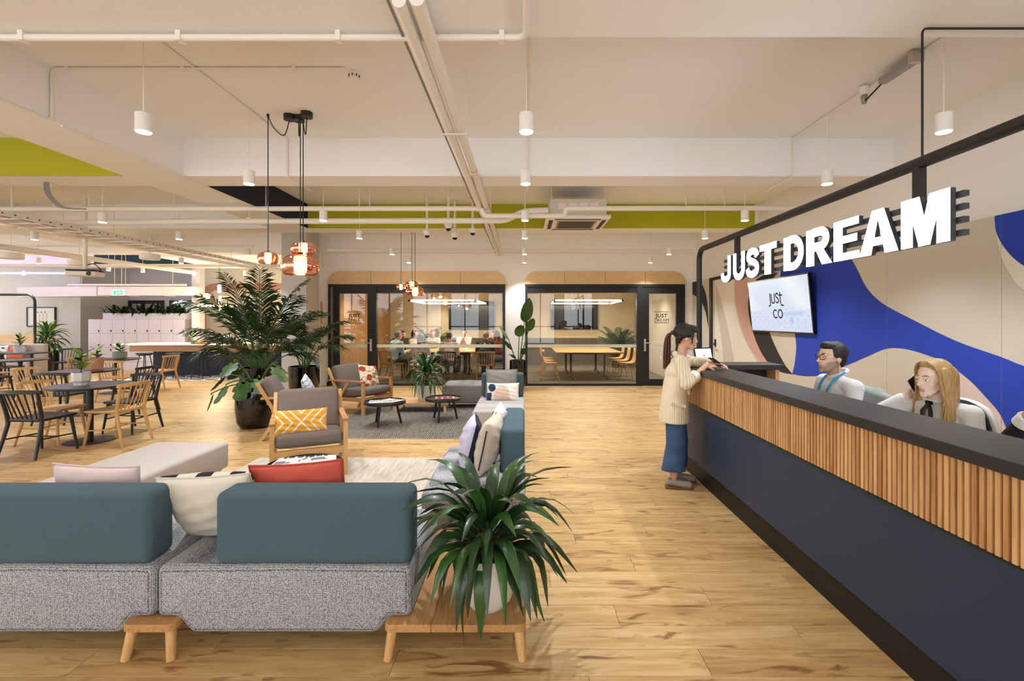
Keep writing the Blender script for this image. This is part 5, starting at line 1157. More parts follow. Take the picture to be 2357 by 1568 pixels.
def head_prims(H, M, s=1.0, female=False):
    T = lambda x, y, z: Vector(H)+M @ Vector((x*s, y*s, z*s)); q = lambda r: tuple(k*s for k in r); jw = .035 if female else .048; fw = .054 if female else .058; br = .0082 if female else .0105; by = .0675 if female else .070
    P = [('e', T(0, -.012, .030), q((.073, .092, .086)), M), ('e', T(0, .018, -.026), q((fw, .069, .078)), M), ('e', T(0, .034, -.070), q((jw, .046, .040)), M), ('c', T(-.007, .068, -.099), T(.007, .068, -.099), .0135*s, .0135*s)]
    P += [('c', T(0, .083, .008), T(0, .1015, -.030), .0066*s, .0092*s), ('c', T(-.0095, .092, -.035), T(.0095, .092, -.035), .006*s, .006*s), ('c', T(-.038, by, .022), T(.038, by, .022), br*s, br*s), ('c', T(-.010, .077, .020), T(.010, .077, .020), .009*s, .009*s)]
    for sg in (-1, 1):
        P += [('e', T(sg*.034, .050, -.026), q((.022, .021, .024)), M), ('e', T(sg*.074, -.008, -.004), q((.008, .019, .030)), M), ('c', T(sg*(jw+.004), .004, -.045), T(sg*.026, .052, -.09), .018*s, .014*s)]
        P += [('c', T(sg*.017, .0815, .0100), T(sg*.044, .0755, .0088), .0062*s, .0058*s), ('c', T(sg*.019, .0785, -.0118), T(sg*.043, .073, -.0108), .0050*s, .0048*s)]
    P += [('c', T(0, .0795, -.0610), T(.0165, .0765, -.0595), .0048*s, .0036*s), ('c', T(0, .0795, -.0610), T(-.0165, .0765, -.0595), .0048*s, .0036*s), ('c', T(-.012, .0790, -.0695), T(.012, .0790, -.0695), .0050*s, .0050*s)]
    return P
def hand_prims(W, d, n, curl=.7, s=1.0, side=1, spread=0):
    W = Vector(W); d = Vector(d).normalized(); n = Vector(n); n = (n-d*n.dot(d)).normalized(); l = d.cross(n)*side; P = []
    for k, (o_, L_) in enumerate(((-.030, .060), (-.010, .070), (.010, .067), (.029, .052))):
        kn = W+d*.085*s+l*o_*s; P.append(('c', W+l*o_*.6*s, kn, .0135*s, .0105*s)); c1 = curl*.55; p1 = kn+(d*cos(c1)-n*sin(c1)+l*o_*spread)*L_*.5*s; c2 = curl*1.5
        p2 = p1+(d*cos(c2)-n*sin(c2))*L_*.32*s; c3 = curl*2.1; p3 = p2+(d*cos(c3)-n*sin(c3))*L_*.25*s
        P += [('c', kn, p1, .0098*s, .0088*s), ('c', p1, p2, .0088*s, .008*s), ('c', p2, p3, .008*s, .0068*s)]
    t0 = W+d*.02*s-l*.022*s; t1 = t0+(d*.75-l*.75-n*.3).normalized()*.045*s; t2 = t1+(d*.95-l*.15-n*.45).normalized()*.034*s
    return P+[('c', t0, t1, .014*s, .011*s), ('c', t1, t2, .0105*s, .008*s)]
eyew = mat('eye_white', 'efe9e2', .25); iris = mat('iris_brown', '2e1d14', .2)
def face_bits(t, base, H, M, s, brow, glasses=False):
    T = lambda x, y, z: Vector(H)+M @ Vector((x*s, y*s, z*s))-Vector(base)
    for sg in (-1, 1):
        e = MB().sph(T(sg*.0295, .0676, -.0005), .0122*s, 12).build('eye', eyew, t, True); MB().sph(T(sg*.0295, .0754, -.0005), .0058*s, 10).build('iris', iris, e, True)
        MB().tube([T(sg*.014, .0835, .0240), T(sg*.030, .081, .0285), T(sg*.047, .071, .0260)], [.0026*s, .003*s, .0014*s], 6).build('eyebrow', brow, t, True)
        if sg < 0 and glasses:
            g = MB()
            for q in (-1, 1):
                g.tube([T(q*.033+.024*cos(a_), .096-.012*(abs(cos(a_)) if cos(a_)*q > 0 else 0), .002+.019*sin(a_)) for a_ in [2*pi*k/16 for k in range(16)]], .0022*s, 6, closed=True); g.tube([T(q*.057, .086, .006), T(q*.078, .03, .008), T(q*.08, -.02, .002)], .002*s, 6)
            g.tube([T(-.009, .098, .006), T(.009, .098, .006)], .002*s, 6); g.build('glasses', mat('dark_frame', '1a1614', .3), t, True)
def skin_col(H, M, s, base_c, lip, stub=None, cheek=None):
    Mi = M.inverted(); c0 = Vector(lin(base_c)); lc = Vector(lin(lip)); sc_ = Vector(lin(stub)) if stub else None; H = Vector(H)
    def f(p):
        q = Mi @ (p-H)/s; c = c0
        if abs(q.x) < .09 and -.13 < q.z < .14 and abs(q.y) < .13:
            zt = -.016-.034*max(0, min(1, (.062-abs(q.x))/.03))*max(0, min(1, (q.y-.03)/.03))
            if sc_ and q.z < zt and q.y > -.03: c = c0.lerp(sc_, min(1, (zt-q.z)/.016)*.6)
            if abs(q.x) < .0185 and -.0755 < q.z < -.0565 and q.y > .074: c = lc
        return c
    return f
def strands(name, parts, m, parent):
    mb = MB()
    for pts, r_ in parts: mb.tube(pts, r_, 5)
    return mb.build(name, m, parent, True, 180)
def hairmat(n, c, c2): return mat(n, c, .45, var=.4, vscale=60, stretch=(3, 3, .25), col2=c2, bump=.3, bscale=160)
hblack = hairmat('hair_black', '1c1614', '0d0a09'); hbrown = hairmat('hair_auburn', '6a3520', '2c1812'); hblond = hairmat('hair_blond', 'd2ac76', 'a27e4e'); hgrey = hairmat('hair_grey', 'aaa59c', '6f6a62'); hred = hairmat('hair_red', '96532e', '5f3019'); hdkb = hairmat('hair_brown', '4a3022', '2a1a12')
def cap(H, M, s=1, top=.0, front=.055, low=0.0, fy=.03, fz=.085):
    T = lambda x, y, z: Vector(H)+M @ Vector((x*s, y*s, z*s)); q = lambda r: tuple(k*s for k in r)
    P = [('e', T(0, -.028, .042+top), q((.083, .092, .084)), M), ('e', T(0, fy, fz), q((.06, front, .035)), M)]
    for sg in (-1, 1): P += [('e', T(sg*.068, -.02, .03), q((.018, .05, .04)), M), ('c', T(sg*.045, -.062, -.01), T(sg*.03, -.066, -.05-low), .026*s, .016*s)]
    return P
def seated(name, label, x, y, ang, h, shirt, pants, skin, lip, hairfn, hairm, hdir=0, hpitch=0, lean=.06, arms=None, voxel=.008, stub=None, female=False, s=1.0, brow=None, glasses=False, hands=(.5, .5), hscale=1.0, short=False, hn=((0, 0, 1), (0, 0, 1))):
    base = Vector((x, y, 0)); t = thing(name, label, 'person', base); ca, sa = cos(ang), sin(ang)
    def G(p, q=0, r_=0):
        if not isinstance(p, (int, float)): p, q, r_ = p
        return Vector((x+p*ca-q*sa, y+p*sa+q*ca, r_))
    w = .165 if female else .19
    A = arms or (((.14, -.23, h+.25), (.36, -.12, h+.27)), ((.14, .23, h+.25), (.36, .12, h+.27)))
    pel = G(0, 0, h+.10); che = G(lean*.7, 0, h+.42); nb = G(lean, 0, h+.565); Hd = G(lean+.045, 0, h+.70)
    M = (Matrix.Rotation(ang-pi/2+hdir, 3, 'Z') @ Matrix.Rotation(hpitch, 3, 'X'))
    sh = [G(lean*.85, -w, h+.515), G(lean*.85, w, h+.515)]; el = [G(a[0]) for a in A]; wr_ = [G(a[1]) for a in A]
    S = head_prims(Hd, M, hscale, female)+[('c', nb-Vector((0, 0, .05)), Hd+M @ Vector((0, -.02, -.07)), .052 if not female else .044, .05 if not female else .043), ('e', che, (.09, .12, .14)), ('e', pel, (.1, .12, .12)), ('c', pel, che, .09, .09)]
    up = Vector((0, 0, 1))
    for k in range(2):
        S += [('c', che+up*.05, sh[k], .05, .045), ('c', sh[k], el[k], .042, .038), ('c', el[k], wr_[k], .036, .025)]
        d = (wr_[k]-el[k]).normalized(); nn = Vector(hn[k]); nn = G(nn)-G(0, 0, 0); S += hand_prims(wr_[k], d, nn, hands[k], .95, 1 if k else -1)
        sg = -1 if k == 0 else 1
        S += [('c', G(.0, sg*.09, h+.08), G(.42, sg*.11, h+.06), .06, .05), ('c', G(.42, sg*.11, h+.06), G(.42, sg*.11, .08), .045, .035), ('c', G(.40, sg*.11, .04), G(.53, sg*.12, .03), .03, .025)]
    remesh('body', S, voxel*.62, skinm, t, base, smooth=3, colf=skin_col(Hd, M, hscale, skin, lip, stub))
    face_bits(t, base, Hd, M, hscale, brow or hairm, glasses)
    C = [('e', che-up*.02, (.115, w*.93, .17), Matrix.Rotation(ang, 3, 'Z')), ('e', pel+up*.10+(che-pel)*.15, (.125, w*.9, .17), Matrix.Rotation(ang, 3, 'Z')), ('e', pel+up*.0, (.13, w*.95, .10), Matrix.Rotation(ang, 3, 'Z'))]
    for k in range(2):
        C += [('c', nb-up*.028+(sh[k]-nb)*.2, sh[k]+(sh[k]-nb)*.02-up*.012, .046, .06), ('c', sh[k]-up*.012, el[k], .06, .05)]
        C += [('c', el[k], el[k].lerp(wr_[k], .15 if short else .9), .05, .046 if short else .036)]
    for k_ in range(14):
        a0, a1 = 2*pi*k_/14, 2*pi*(k_+1)/14; C.append(('c', nb+(G(.058*cos(a0)-.004, .058*sin(a0), 0)-G(0, 0, 0))+up*(.022-.024*cos(a0)), nb+(G(.058*cos(a1)-.004, .058*sin(a1), 0)-G(0, 0, 0))+up*(.022-.024*cos(a1)), .015, .015))
    remesh('shirt', C, voxel, shirt, t, base, smooth=5)
    Q = [('e', pel-up*.03, (.14, .17, .10), Matrix.Rotation(ang, 3, 'Z'))]
    for sg in (-1, 1): Q += [('c', G(.0, sg*.09, h+.08), G(.42, sg*.11, h+.06), .085, .068), ('c', G(.42, sg*.11, h+.06), G(.42, sg*.11, .12), .066, .06)]
    remesh('trousers', Q, max(voxel, .01), pants, t, base, smooth=4)
    for sg in (-1, 1): remesh('shoe', [('c', G(.39, sg*.11, .045), G(.56, sg*.12, .035), .04, .033)], .01, mat('shoe_dark', '221d1a', .5), t, base)
    if hairfn: hairfn(t, base, Hd, M, hscale, hairm)
    return t, Hd, M, G, nb, base
def hair_short(t, base, H, M, s, m): remesh('hair', cap(H, M, s), .007, m, t, base, smooth=3)
def hair_bob(t, base, H, M, s, m):
    T = lambda x, y, z: Vector(H)+M @ Vector((x*s, y*s, z*s))
    remesh('hair', cap(H, M, s, .005)+[('c', T(sg*.075, .01, .03), T(sg*.072, .0, -.10), .026, .02) for sg in (-1, 1)]+[('c', T(0, -.08, .0), T(0, -.085, -.11), .06, .045)], .008, m, t, base, smooth=3)
def hair_long(t, base, H, M, s, m):
    T = lambda x, y, z: Vector(H)+M @ Vector((x*s, y*s, z*s))
    remesh('hair', cap(H, M, s, .005)+[('c', T(sg*.075, .01, .03), T(sg*.085, .0, -.22), .026, .02) for sg in (-1, 1)]+[('c', T(0, -.08, .0), T(0, -.1, -.24), .062, .05)], .008, m, t, base, smooth=3)
# --- office chairs behind the desk
def task_chair(label, x, y, ang, h, shell, bh=.52):
    t = thing('task_chair', label, 'chair', (x, y, 0), ang-pi/2)     # local +Y is forward
    MB().rbox((0, .05, h-.04), (.48, .46, .07), .03, 3).build('seat', mat('black_fabric', '1d1d20', .9), t, True, 60)
    v = []; f = []; n = 10
    for j in range(n+1):
        for i in range(n+1):
            u, w_ = i/n*2-1, j/n; hw = .23*(1-.35*w_**4); v.append((u*hw, -.19-.06*w_+.05*u*u, h+.06+w_*bh-.05*w_*u*u))
    f = [(j*(n+1)+i, j*(n+1)+i+1, (j+1)*(n+1)+i+1, (j+1)*(n+1)+i) for j in range(n) for i in range(n)]
    o = MB().add(v, f).build('backrest', shell, t, True, 180); md = o.modifiers.new('thick', 'SOLIDIFY'); md.thickness = .03; md.offset = 0
    o2 = MB().add([(a*.86, b_+.02, c-.01) for a, b_, c in v], f).build('back_pad', mat('black_fabric'), t, True, 180); m2 = o2.modifiers.new('thick', 'SOLIDIFY'); m2.thickness = .02; m2.offset = 0
    MB().cyl((0, 0, .09), (0, 0, h-.07), .028, n=14).build('gas_lift', blackmet, t, True)
    for k in range(5): a = k*2*pi/5; lg = MB().cyl((0, 0, .1), (.28*cos(a), .28*sin(a), .07), .025, .016, 8).build('foot', blackmet, t, True); MB().cyl((.28*cos(a)-.012, .28*sin(a), .03), (.28*cos(a)+.012, .28*sin(a), .03), .03, n=12).build('caster', blackmet, lg, True)
    return t
white_sh = mat('white_shirt', 'd9d9dc', .85, bump=.3, bscale=14); blouse = mat('white_blouse', 'e3e1de', .8, bump=.35, bscale=12); darkp = mat('dark_trousers', '22242c', .9)
whiteshell = mat('chair_white', 'dfddda', .5)
# man with glasses
am = math.radians(176)
t, Hd, M, G, nb, base = seated('person', 'seated bearded man with glasses, white shirt and blue lanyard behind the reception desk', 2.38, 3.56, am, .615, white_sh, darkp, 'e8c2aa', 'c08078', hair_short, hblack, hdir=R(8), hpitch=R(4), voxel=.006, stub='5a4236', glasses=True, arms=(((.10, -.24, .86), (.36, -.16, .80)), ((.13, .26, .86), (.38, .16, .80))), brow=hblack)
lany = mat('lanyard_blue', '2f93bd', .7)
L_ = MB()
for sg in (-1, 1): L_.tube(bez([G(.045, sg*.068, 1.215)-base, G(.105, sg*.066, 1.175)-base, G(.150, sg*.06, 1.115)-base, G(.178, sg*.045, 1.02)-base, G(.185, sg*.01, .88)-base], 3), .008, 6)
L_.build('lanyard', lany, t, True)
task_chair('grey-draped task chair under the man with glasses', 2.42, 3.56, am, .50, whiteshell, .38)
jk = thing('draped_jacket', 'grey jacket draped over the chair back behind the man with glasses', 'jacket', (2.62, 3.54, 0))
remesh('cloth', [('e', (2.60, 3.55, .88), (.07, .17, .22)), ('c', (2.60, 3.40, 1.02), (2.58, 3.70, 1.06), .04, .05), ('c', (2.61, 3.36, 1.0), (2.61, 3.34, .75), .035, .045)], .008, mat('jacket_grey', '8f958f', .9, bump=.8, bscale=14), jk, (2.62, 3.54, 0))
# blonde woman on the phone
ab = math.radians(207)
t, Hd, M, G, nb, base = seated('person', 'seated woman with long blond hair and white blouse, phone at her ear', 2.625, 3.03, ab, .53, blouse, darkp, 'f2d2c0', 'd29a92', None, hblond, hdir=R(-22), hpitch=R(-3), voxel=.006, female=True, hscale=.97,
    arms=(((.20, -.34, .93), (.085, -.155, 1.10)), ((.12, .22, .80), (.34, .12, .79))), hands=(.75, .4), hn=((-.34, -.94, .1), (0, 0, 1)), brow=hairmat('brow_brown', 'a27c52', '7d5c3a'))
T = lambda x, y, z: Hd+M @ Vector((x, y, z))-base
remesh('hair', [(p[0],)+tuple(p[1:]) for p in cap(Hd, M, .99, .004, .05, 0, .014, .090)]+[('c', T(sg*.072, .0, .05)+base, T(sg*.085, -.01, -.12)+base, .03, .034) for sg in (-1, 1)]+[('c', T(sg*.085, -.01, -.12)+base, T(sg*.10, .03, -.30)+base, .034, .016) for sg in (-1, 1)]+[('c', T(0, -.085, .02)+base, T(0, -.10, -.25)+base, .068, .05)], .006, hblond, t, base, smooth=3)
st_ = []; r_ = random.Random(2)
for k in range(150):
    sg = -1 if k % 2 else 1; a = r_.uniform(-.3, 1.0); x0 = sg*.012*r_.random(); yo = .055-.115*(k/150)
    L2 = r_.uniform(.30, .44); xo = sg*(.078+.016*r_.random()); y1 = yo*.55+r_.uniform(-.012, .012)
    pts = [T(x0, yo*.8+.0, .125-abs(yo)*.25), T(sg*.045, yo, .108-abs(yo)*.2), T(sg*.08, y1*1.05, .05), T(xo, y1, -.05), T(xo+sg*.012, y1+.015*r_.uniform(-1, 1), -.05-(L2-.15)*.5), T(xo+sg*.01*r_.uniform(-.5, 2.2), y1+.05*r_.random(), -L2+.06)]
    st_.append((bez(pts, 3), [.0058]*10+[.005]*4+[.0015]*2))
strands('hair_strands', st_, hblond, t)
c0 = G(.128, -.01, 1.085)-base
bw = MB()
for sg in (-1, 1): bw.rbox(c0+Vector((0, 0, .0)), (.012, .05, .022), .005, 2, None); bw.tube([c0, c0+(G(.03, sg*.02, 0)-G(0, 0, 0))+Vector((0, 0, -.05)), c0+(G(.035, sg*.022, 0)-G(0, 0, 0))+Vector((0, 0, -.13))], [.008, .013, .012], 6)
bw.build('neck_bow', mat('black_ribbon', '121214', .5), t, True)
wrp = G(.09, -.17, 1.085)-base; MB().cyl(wrp+Vector((0, 0, -.022)), wrp+Vector((0, 0, -.004)), .043, .033, 14).build('cuff', blouse, t, True)
task_chair('white shelled task chair under the blond woman', 2.63, 3.03, ab, .51, whiteshell)
ph = thing('mobile_phone', 'phone held to the ear of the blond woman', 'phone', T(.090, .030, -.055)+base); ph.rotation_euler = (R(4), R(-34), R(5))
MB().rbox((0, 0, 0), (.072, .008, .145), .0039, 2).build('case', mat('phone_silver', 'c9c5c2', .3, .4), ph, True, 40); MB().bx(-.033, .033, -.0048, -.0042, -.066, .066).build('screen', blackgloss, ph)
# person at the right frame edge
ac = math.radians(172)
t, Hd3, M3_, G3, nb3, base3 = seated('person', 'person in black knitwear with white cuff, cut by the right frame edge', 2.905, 2.16, ac, .52, mat('black_knit', '131316', .95, bump=.5, bscale=160), darkp, 'd8a98f', 'b5766c', hair_long, hdkb, voxel=.008, female=True, arms=(((.40, -.30, .98), (.40, -.21, 1.10)), ((.12, .24, .80), (.34, .14, .80))), hands=(.7, .4))
w3 = G3(.40, -.235, 1.065)-base3; MB().cyl(w3, w3+(G3(0, .03, .04)-G3(0, 0, 0)), .05, .045, 16).build('cuff', mat('ribbed_white', 'e8e6e2', .9, bump=.5, bscale=120), t, True)
task_chair('white task chair under the person in black knitwear', 2.92, 2.16, ac, .52, whiteshell)
# --- standing woman at the counter (modelled facing +X, then turned slightly to the camera)
base = Vector((1.462, 4.66, 0)); wt = thing('person', 'standing woman in a cream pinstripe blazer and wide jeans leaning on the counter', 'person', base)
wt.rotation_euler = (0, 0, R(-10)); B = lambda x, y, z: base+Vector((x, y, z))
Hd = B(.105, .0, 1.425); M = Matrix.Rotation(-pi/2+R(2), 3, 'Z') @ Matrix.Rotation(R(-7), 3, 'X')
ELR, WRR, ELL, WRL = B(.075, -.215, 1.0), B(.27, -.085, 1.165), B(.22, .20, 1.17), B(.37, .05, 1.168)
HS = 1.03
S = head_prims(Hd, M, HS, True)+[('c', B(.055, 0, 1.22), Hd+M @ Vector((0, -.02, -.07)), .046, .043), ('e', B(.03, 0, 1.08), (.09, .12, .15)), ('c', B(-.01, 0, .86), B(.03, 0, 1.1), .1, .09)]
for sg, sh, e_, w_ in ((-1, B(.035, -.155, 1.215), ELR, WRR), (1, B(.05, .155, 1.22), ELL, WRL)):
    S += [('c', B(.04, 0, 1.13), sh, .05, .045), ('c', sh, e_, .042, .036), ('c', e_, w_, .036, .024)]
    S += [('c', B(-.01, sg*.085, .85), B(.02, sg*.09, .46), .07, .05), ('c', B(.02, sg*.09, .46), B(-.02, sg*.09, .09), .048, .03), ('c', B(-.03, sg*.09, .05), B(.11, sg*.1, .035), .032, .026)]
S += hand_prims(WRR, (.8, .45, .1), (.35, -.6, .7), .75, .95, -1)+hand_prims(WRL, (.75, -.6, .0), (.2, .2, .95), .55, .95, 1)
remesh('body', S, .004, skinm, wt, base, smooth=3, colf=skin_col(Hd, M, HS, 'dcaa90', 'b06c64'))
face_bits(wt, base, Hd, M, HS, hblack)
blz = bpy.data.materials.new('pinstripe_cream'); nt, b = nodes(blz); N = nt.nodes; L = nt.links; tc = N.new('ShaderNodeTexCoord'); sx_ = N.new('ShaderNodeSeparateXYZ'); L.new(tc.outputs['Object'], sx_.inputs[0])
an = M_('ARCTAN2', sx_.outputs['Y'], M_('ADD', sx_.outputs['X'], -.02)); sn = M_('SINE', M_('MULTIPLY', an, 58.0)); rp = N.new('ShaderNodeValToRGB'); rp.color_ramp.elements[0].position = .62; rp.color_ramp.elements[0].color = (*lin('e3d6ba'), 1); rp.color_ramp.elements[1].position = .95; rp.color_ramp.elements[1].color = (*lin('c9b793'), 1)
L.new(M_('MULTIPLY_ADD', sn, .5, .5), rp.inputs[0]); L.new(rp.outputs[0], b.inputs['Base Color']); b.inputs['Roughness'].default_value = .85
nz = N.new('ShaderNodeTexNoise'); nz.inputs['Scale'].default_value = 16; L.new(tc.outputs['Object'], nz.inputs['Vector']); bp = N.new('ShaderNodeBump'); bp.inputs['Strength'].default_value = .45; bp.inputs['Distance'].default_value = .02; L.new(nz.outputs['Fac'], bp.inputs['Height']); L.new(bp.outputs[0], b.inputs['Normal'])
J = [('k', B(.035, 0, 1.225), (.07, .115), B(.02, 0, 1.0), (.125, .165)), ('k', B(.02, 0, 1.0), (.125, .165), B(.0, 0, .86), (.125, .17)), ('k', B(.0, 0, .86), (.125, .17), B(-.005, 0, .62), (.15, .20)), ('e', B(.03, 0, 1.08), (.125, .16, .13)), ('c', B(.0, -.062, 1.268), B(-.012, .062, 1.268), .03, .03), ('c', B(.0, -.062, 1.268), B(.075, -.062, 1.215), .028, .024), ('c', B(.0, .062, 1.268), B(.075, .062, 1.215), .028, .024)]
for sh, e_, w_ in ((B(.035, -.155, 1.205), ELR, WRR), (B(.05, .155, 1.21), ELL, WRL)):
    J += [('c', B(.02, sh.y-base.y > 0 and .06 or -.06, 1.225), sh, .045, .062), ('c', sh, e_, .064, .056), ('c', e_, e_.lerp(w_, .34 if sh.y < base.y else .75), .057, .052)]
remesh('blazer', J, .007, blz, wt, base, smooth=4)
v = MB()
for k in range(1): v.prism([(0.0, 0), (.075, -.02), (.03, -.30), (.0, -.32), (-.03, -.30), (-.075, -.02)], 0, .012, Matrix.Translation((.113, -.035, 1.205)) @ Matrix.Rotation(pi/2+R(-14), 4, 'Z') @ Matrix.Rotation(R(-14), 4, 'X'), 'xz')
remesh('camisole', [('e', B(.085, -.03, 1.06), (.075, .06, .11)), ('e', B(.075, -.03, .97), (.08, .055, .1))], .008, mat('rust_top', '8e3f2c', .8), wt, base)
remesh('neckline', [('e', B(.088, -.028, 1.155), (.055, .062, .07))], .008, mat('neck_skin', 'dcaa90', .5), wt, base, lab='bare skin above the camisole')
lp = MB()
for sg in (-1, 1): lp.prism([(-.02, .06), (.03, .05), (.075, -.10), (.05, -.12), (.04, -.30), (.012, -.30)], -.006, .008, Matrix.Translation((.105, -.02+sg*.055, 1.19)) @ Matrix.Rotation(pi/2+sg*R(38)+R(-6), 4, 'Z') @ Matrix.Diagonal((sg, 1, 1, 1)) @ Matrix.Rotation(R(-8), 4, 'X'), 'xz')
lp.build('lapel', blz, wt)
d_ = (WRR-ELR).normalized(); c0 = ELR+d_*.095-base; MB().cyl(c0, c0+d_*.05, .059, .056, 18).build('cuff', mat('cuff_white', 'ece8e2', .8), wt, True)
for z in (.93, .80): MB().cyl((.13, -.09, z), (.14, -.097, z), .011, n=10).build('button', mat('horn_button', '8a6a42', .4), wt)
MB().box((0, 0, 0), (.13, .006, .028), Matrix.Translation((.01, -.181, .80)) @ Matrix.Rotation(R(10), 4, 'Y') @ Matrix.Rotation(R(6), 4, 'X')).build('pocket_flap', blz, wt)
denim = mat('denim_blue', '3f597f', .9, var=.35, vscale=7, bump=.3, bscale=22); Q = [('k', B(-.005, 0, .90), (.11, .15), B(-.005, 0, .74), (.125, .175))]
for sg, dx in ((-1, -.015), (1, .03)): Q += [('k', B(-.0, sg*.08, .78), (.10, .095), B(.015+dx, sg*.088, .42), (.092, .085)), ('k', B(.015+dx, sg*.088, .42), (.092, .085), B(-.01+dx, sg*.095, .165), (.112, .078))]
remesh('jeans', Q, .008, denim, wt, base, smooth=4)
shoe_m = mat('suede_grey', '9d948a', .9, bump=.3, bscale=90)
for sg, dx in ((-1, -.015), (1, .05)):
    o = remesh('shoe', [('c', B(-.045+dx, sg*.09, .055), B(.0+dx, sg*.09, .06), .036, .04), ('c', B(.0+dx, sg*.09, .055), B(.13+dx, sg*.10, .038), .04, .034)], .006, shoe_m, wt, base)
    MB().rbox((.04+dx, sg*.095, .01), (.255, .085, .02), .009, 2).build('sole', mat('sole_brown', '6b4a30', .6), o, True)
T = lambda x, y, z: Hd+M @ Vector((x*1.03, y*1.03, z*1.03))
remesh('hair', cap(Hd, M, 1.07, .004, .062)+[('c', T(sg*.072, .04, .05), T(sg*.073, .045, -.05), .016, .006) for sg in (-1, 1)]+[('c', T(-.045, .062, .075), T(.045, .066, .072), .02, .02), ('c', T(-.06, .075, .05), T(-.045, .085, .03), .014, .008), ('c', T(0, -.1, .03), T(0, -.128, .03), .03, .02)], .006, hblack, wt, base, smooth=3)
r_ = random.Random(9); st_ = []
for k in range(70):
    a = r_.uniform(0, 2*pi); q = r_.random()**.5; ox, oy = .03*q*cos(a), .03*q*sin(a)
    st_.append((bez([T(ox*.3, -.118+oy*.2, .035)-base, T(ox*.7, -.158+oy*.6, .0)-base, T(ox, -.16+oy, -.10)-base, T(ox*.9, -.145+oy, -.22-.05*q)-base, T(ox*.5, -.14+oy*.8-.02*r_.random(), -.33+.06*r_.random())-base], 3), [.0055]*9+[.004]*3+[.0012]))
strands('ponytail', st_, hbrown, wt)
ph = thing('mobile_phone', 'dark phone in the hands of the standing woman', 'phone', (1.462+.36, 4.66-.08, 1.20)); ph.rotation_euler = (R(62), R(5), R(-62)); MB().rbox((0, 0, 0), (.072, .009, .145), .004, 2).build('case', blackgloss, ph, True, 40)
MB().bx(-.033, .033, -.0053, -.0047, -.066, .066).build('screen', mat('phone_dim', '2a3038', .2), ph)
# ================================================================ MEETING ROOMS
def mtable(label, xc, y0, y1, w):
    t = thing('meeting_table', label, 'table', (xc, (y0+y1)/2, 0)); d = y1-y0
    MB().rbox((0, 0, .725), (w, d, .03), .008, 2).build('table_top', oaky, t)
    for s in (-1, 1):
        y = s*d*.32
        for x in (-.45, .45):
            MB().cyl((x, y, .08), (x, y, .71), .03, n=10).build('column', blackmet, t, True)
        MB().bx(-.6, .6, y-.03, y+.03, .66, .705).build('cross_rail', blackmet, t)
        for x in (-.45, .45):
            for e in (-1, 1): f = MB().tube([(x, y, .1), (x+.02, y+e*.33, .065)], [.025, .016], 8).build('foot', blackmet, t); MB().sph((x+.02, y+e*.34, .03), .03, 10).build('caster', blackmet, f, True)
    return t
mtable('oak topped meeting table on black legs in the empty right meeting room', 1.72, 12.5, 14.9, 1.75)
mtable('oak topped meeting table on black legs amid the seated group', -2.05, 12.75, 14.6, 1.75)
def shell_chair(label, x, y, ang):
    t = thing('shell_chair', label, 'chair', (x, y, 0), ang-pi/2, 'ply shell chairs')
    v = []; f = []; n = 8; pr = bez([(.22, .44), (.1, .425), (-.12, .43), (-.2, .5), (-.235, .66), (-.25, .82)], 2); m_ = len(pr)
    for i, p in enumerate(pr):
        for j in range(n+1):
            u = j/n*2-1; v.append((u*(.21-.02*abs(i-4)/4), p.x, p.y+.02*u*u))
    f = [(i*(n+1)+j, i*(n+1)+j+1, (i+1)*(n+1)+j+1, (i+1)*(n+1)+j) for i in range(m_-1) for j in range(n)]
    o = MB().add(v, f).build('shell', oakc, t, True, 180); md = o.modifiers.new('thick', 'SOLIDIFY'); md.thickness = .012
    for sx in (-1, 1):
        for sy in (-1, 1): MB().cyl((sx*.14, sy*.12, .43), (sx*.22, sy*.22, 0), .013, .01, 8).build('leg', oakc, t, True)
    return t
sc0 = None
for i, (x, y, a, l) in enumerate([(.72, 12.75, 0, 'ply shell chair at the near left corner of the empty meeting table'), (.72, 13.5, 0, 'ply shell chair at the left middle of the empty meeting table'), (.72, 14.3, 0, 'ply shell chair at the far left of the empty meeting table'), (2.72, 12.75, pi, 'ply shell chair at the near right corner of the empty meeting table'), (2.72, 13.5, pi, 'ply shell chair at the right middle of the empty meeting table'), (2.72, 14.3, pi, 'ply shell chair at the far right of the empty meeting table')]):
    if i == 0: sc0 = shell_chair(l, x, y, a)
    else: dup(sc0, (x, y, 0), a-pi/2, l, 'ply shell chairs')
def wallscreen(label, px0, px1):
    Y = 16.93; x0, x1 = px2x(px0, Y), px2x(px1, Y); t = thing('wall_screen', label, 'screen', ((x0+x1)/2, Y, 1.74)); w = x1-x0
    MB().rbox((0, 0, 0), (w, .06, .98), .01, 2).build('casing', blackgloss, t); MB().bx(-w/2+.03, w/2-.03, -.034, -.031, -.46, .46).build('picture', mat('screen_off', '121416', .12, spec=.25), t); MB().bx(-w*.3, w*.3, .02, .055, -.3, .3).build('mount', blackmet, t)
wallscreen('dark wall screen in the empty right meeting room', 1268, 1376); wallscreen('dark wall screen behind the meeting group', 1033, 1138)
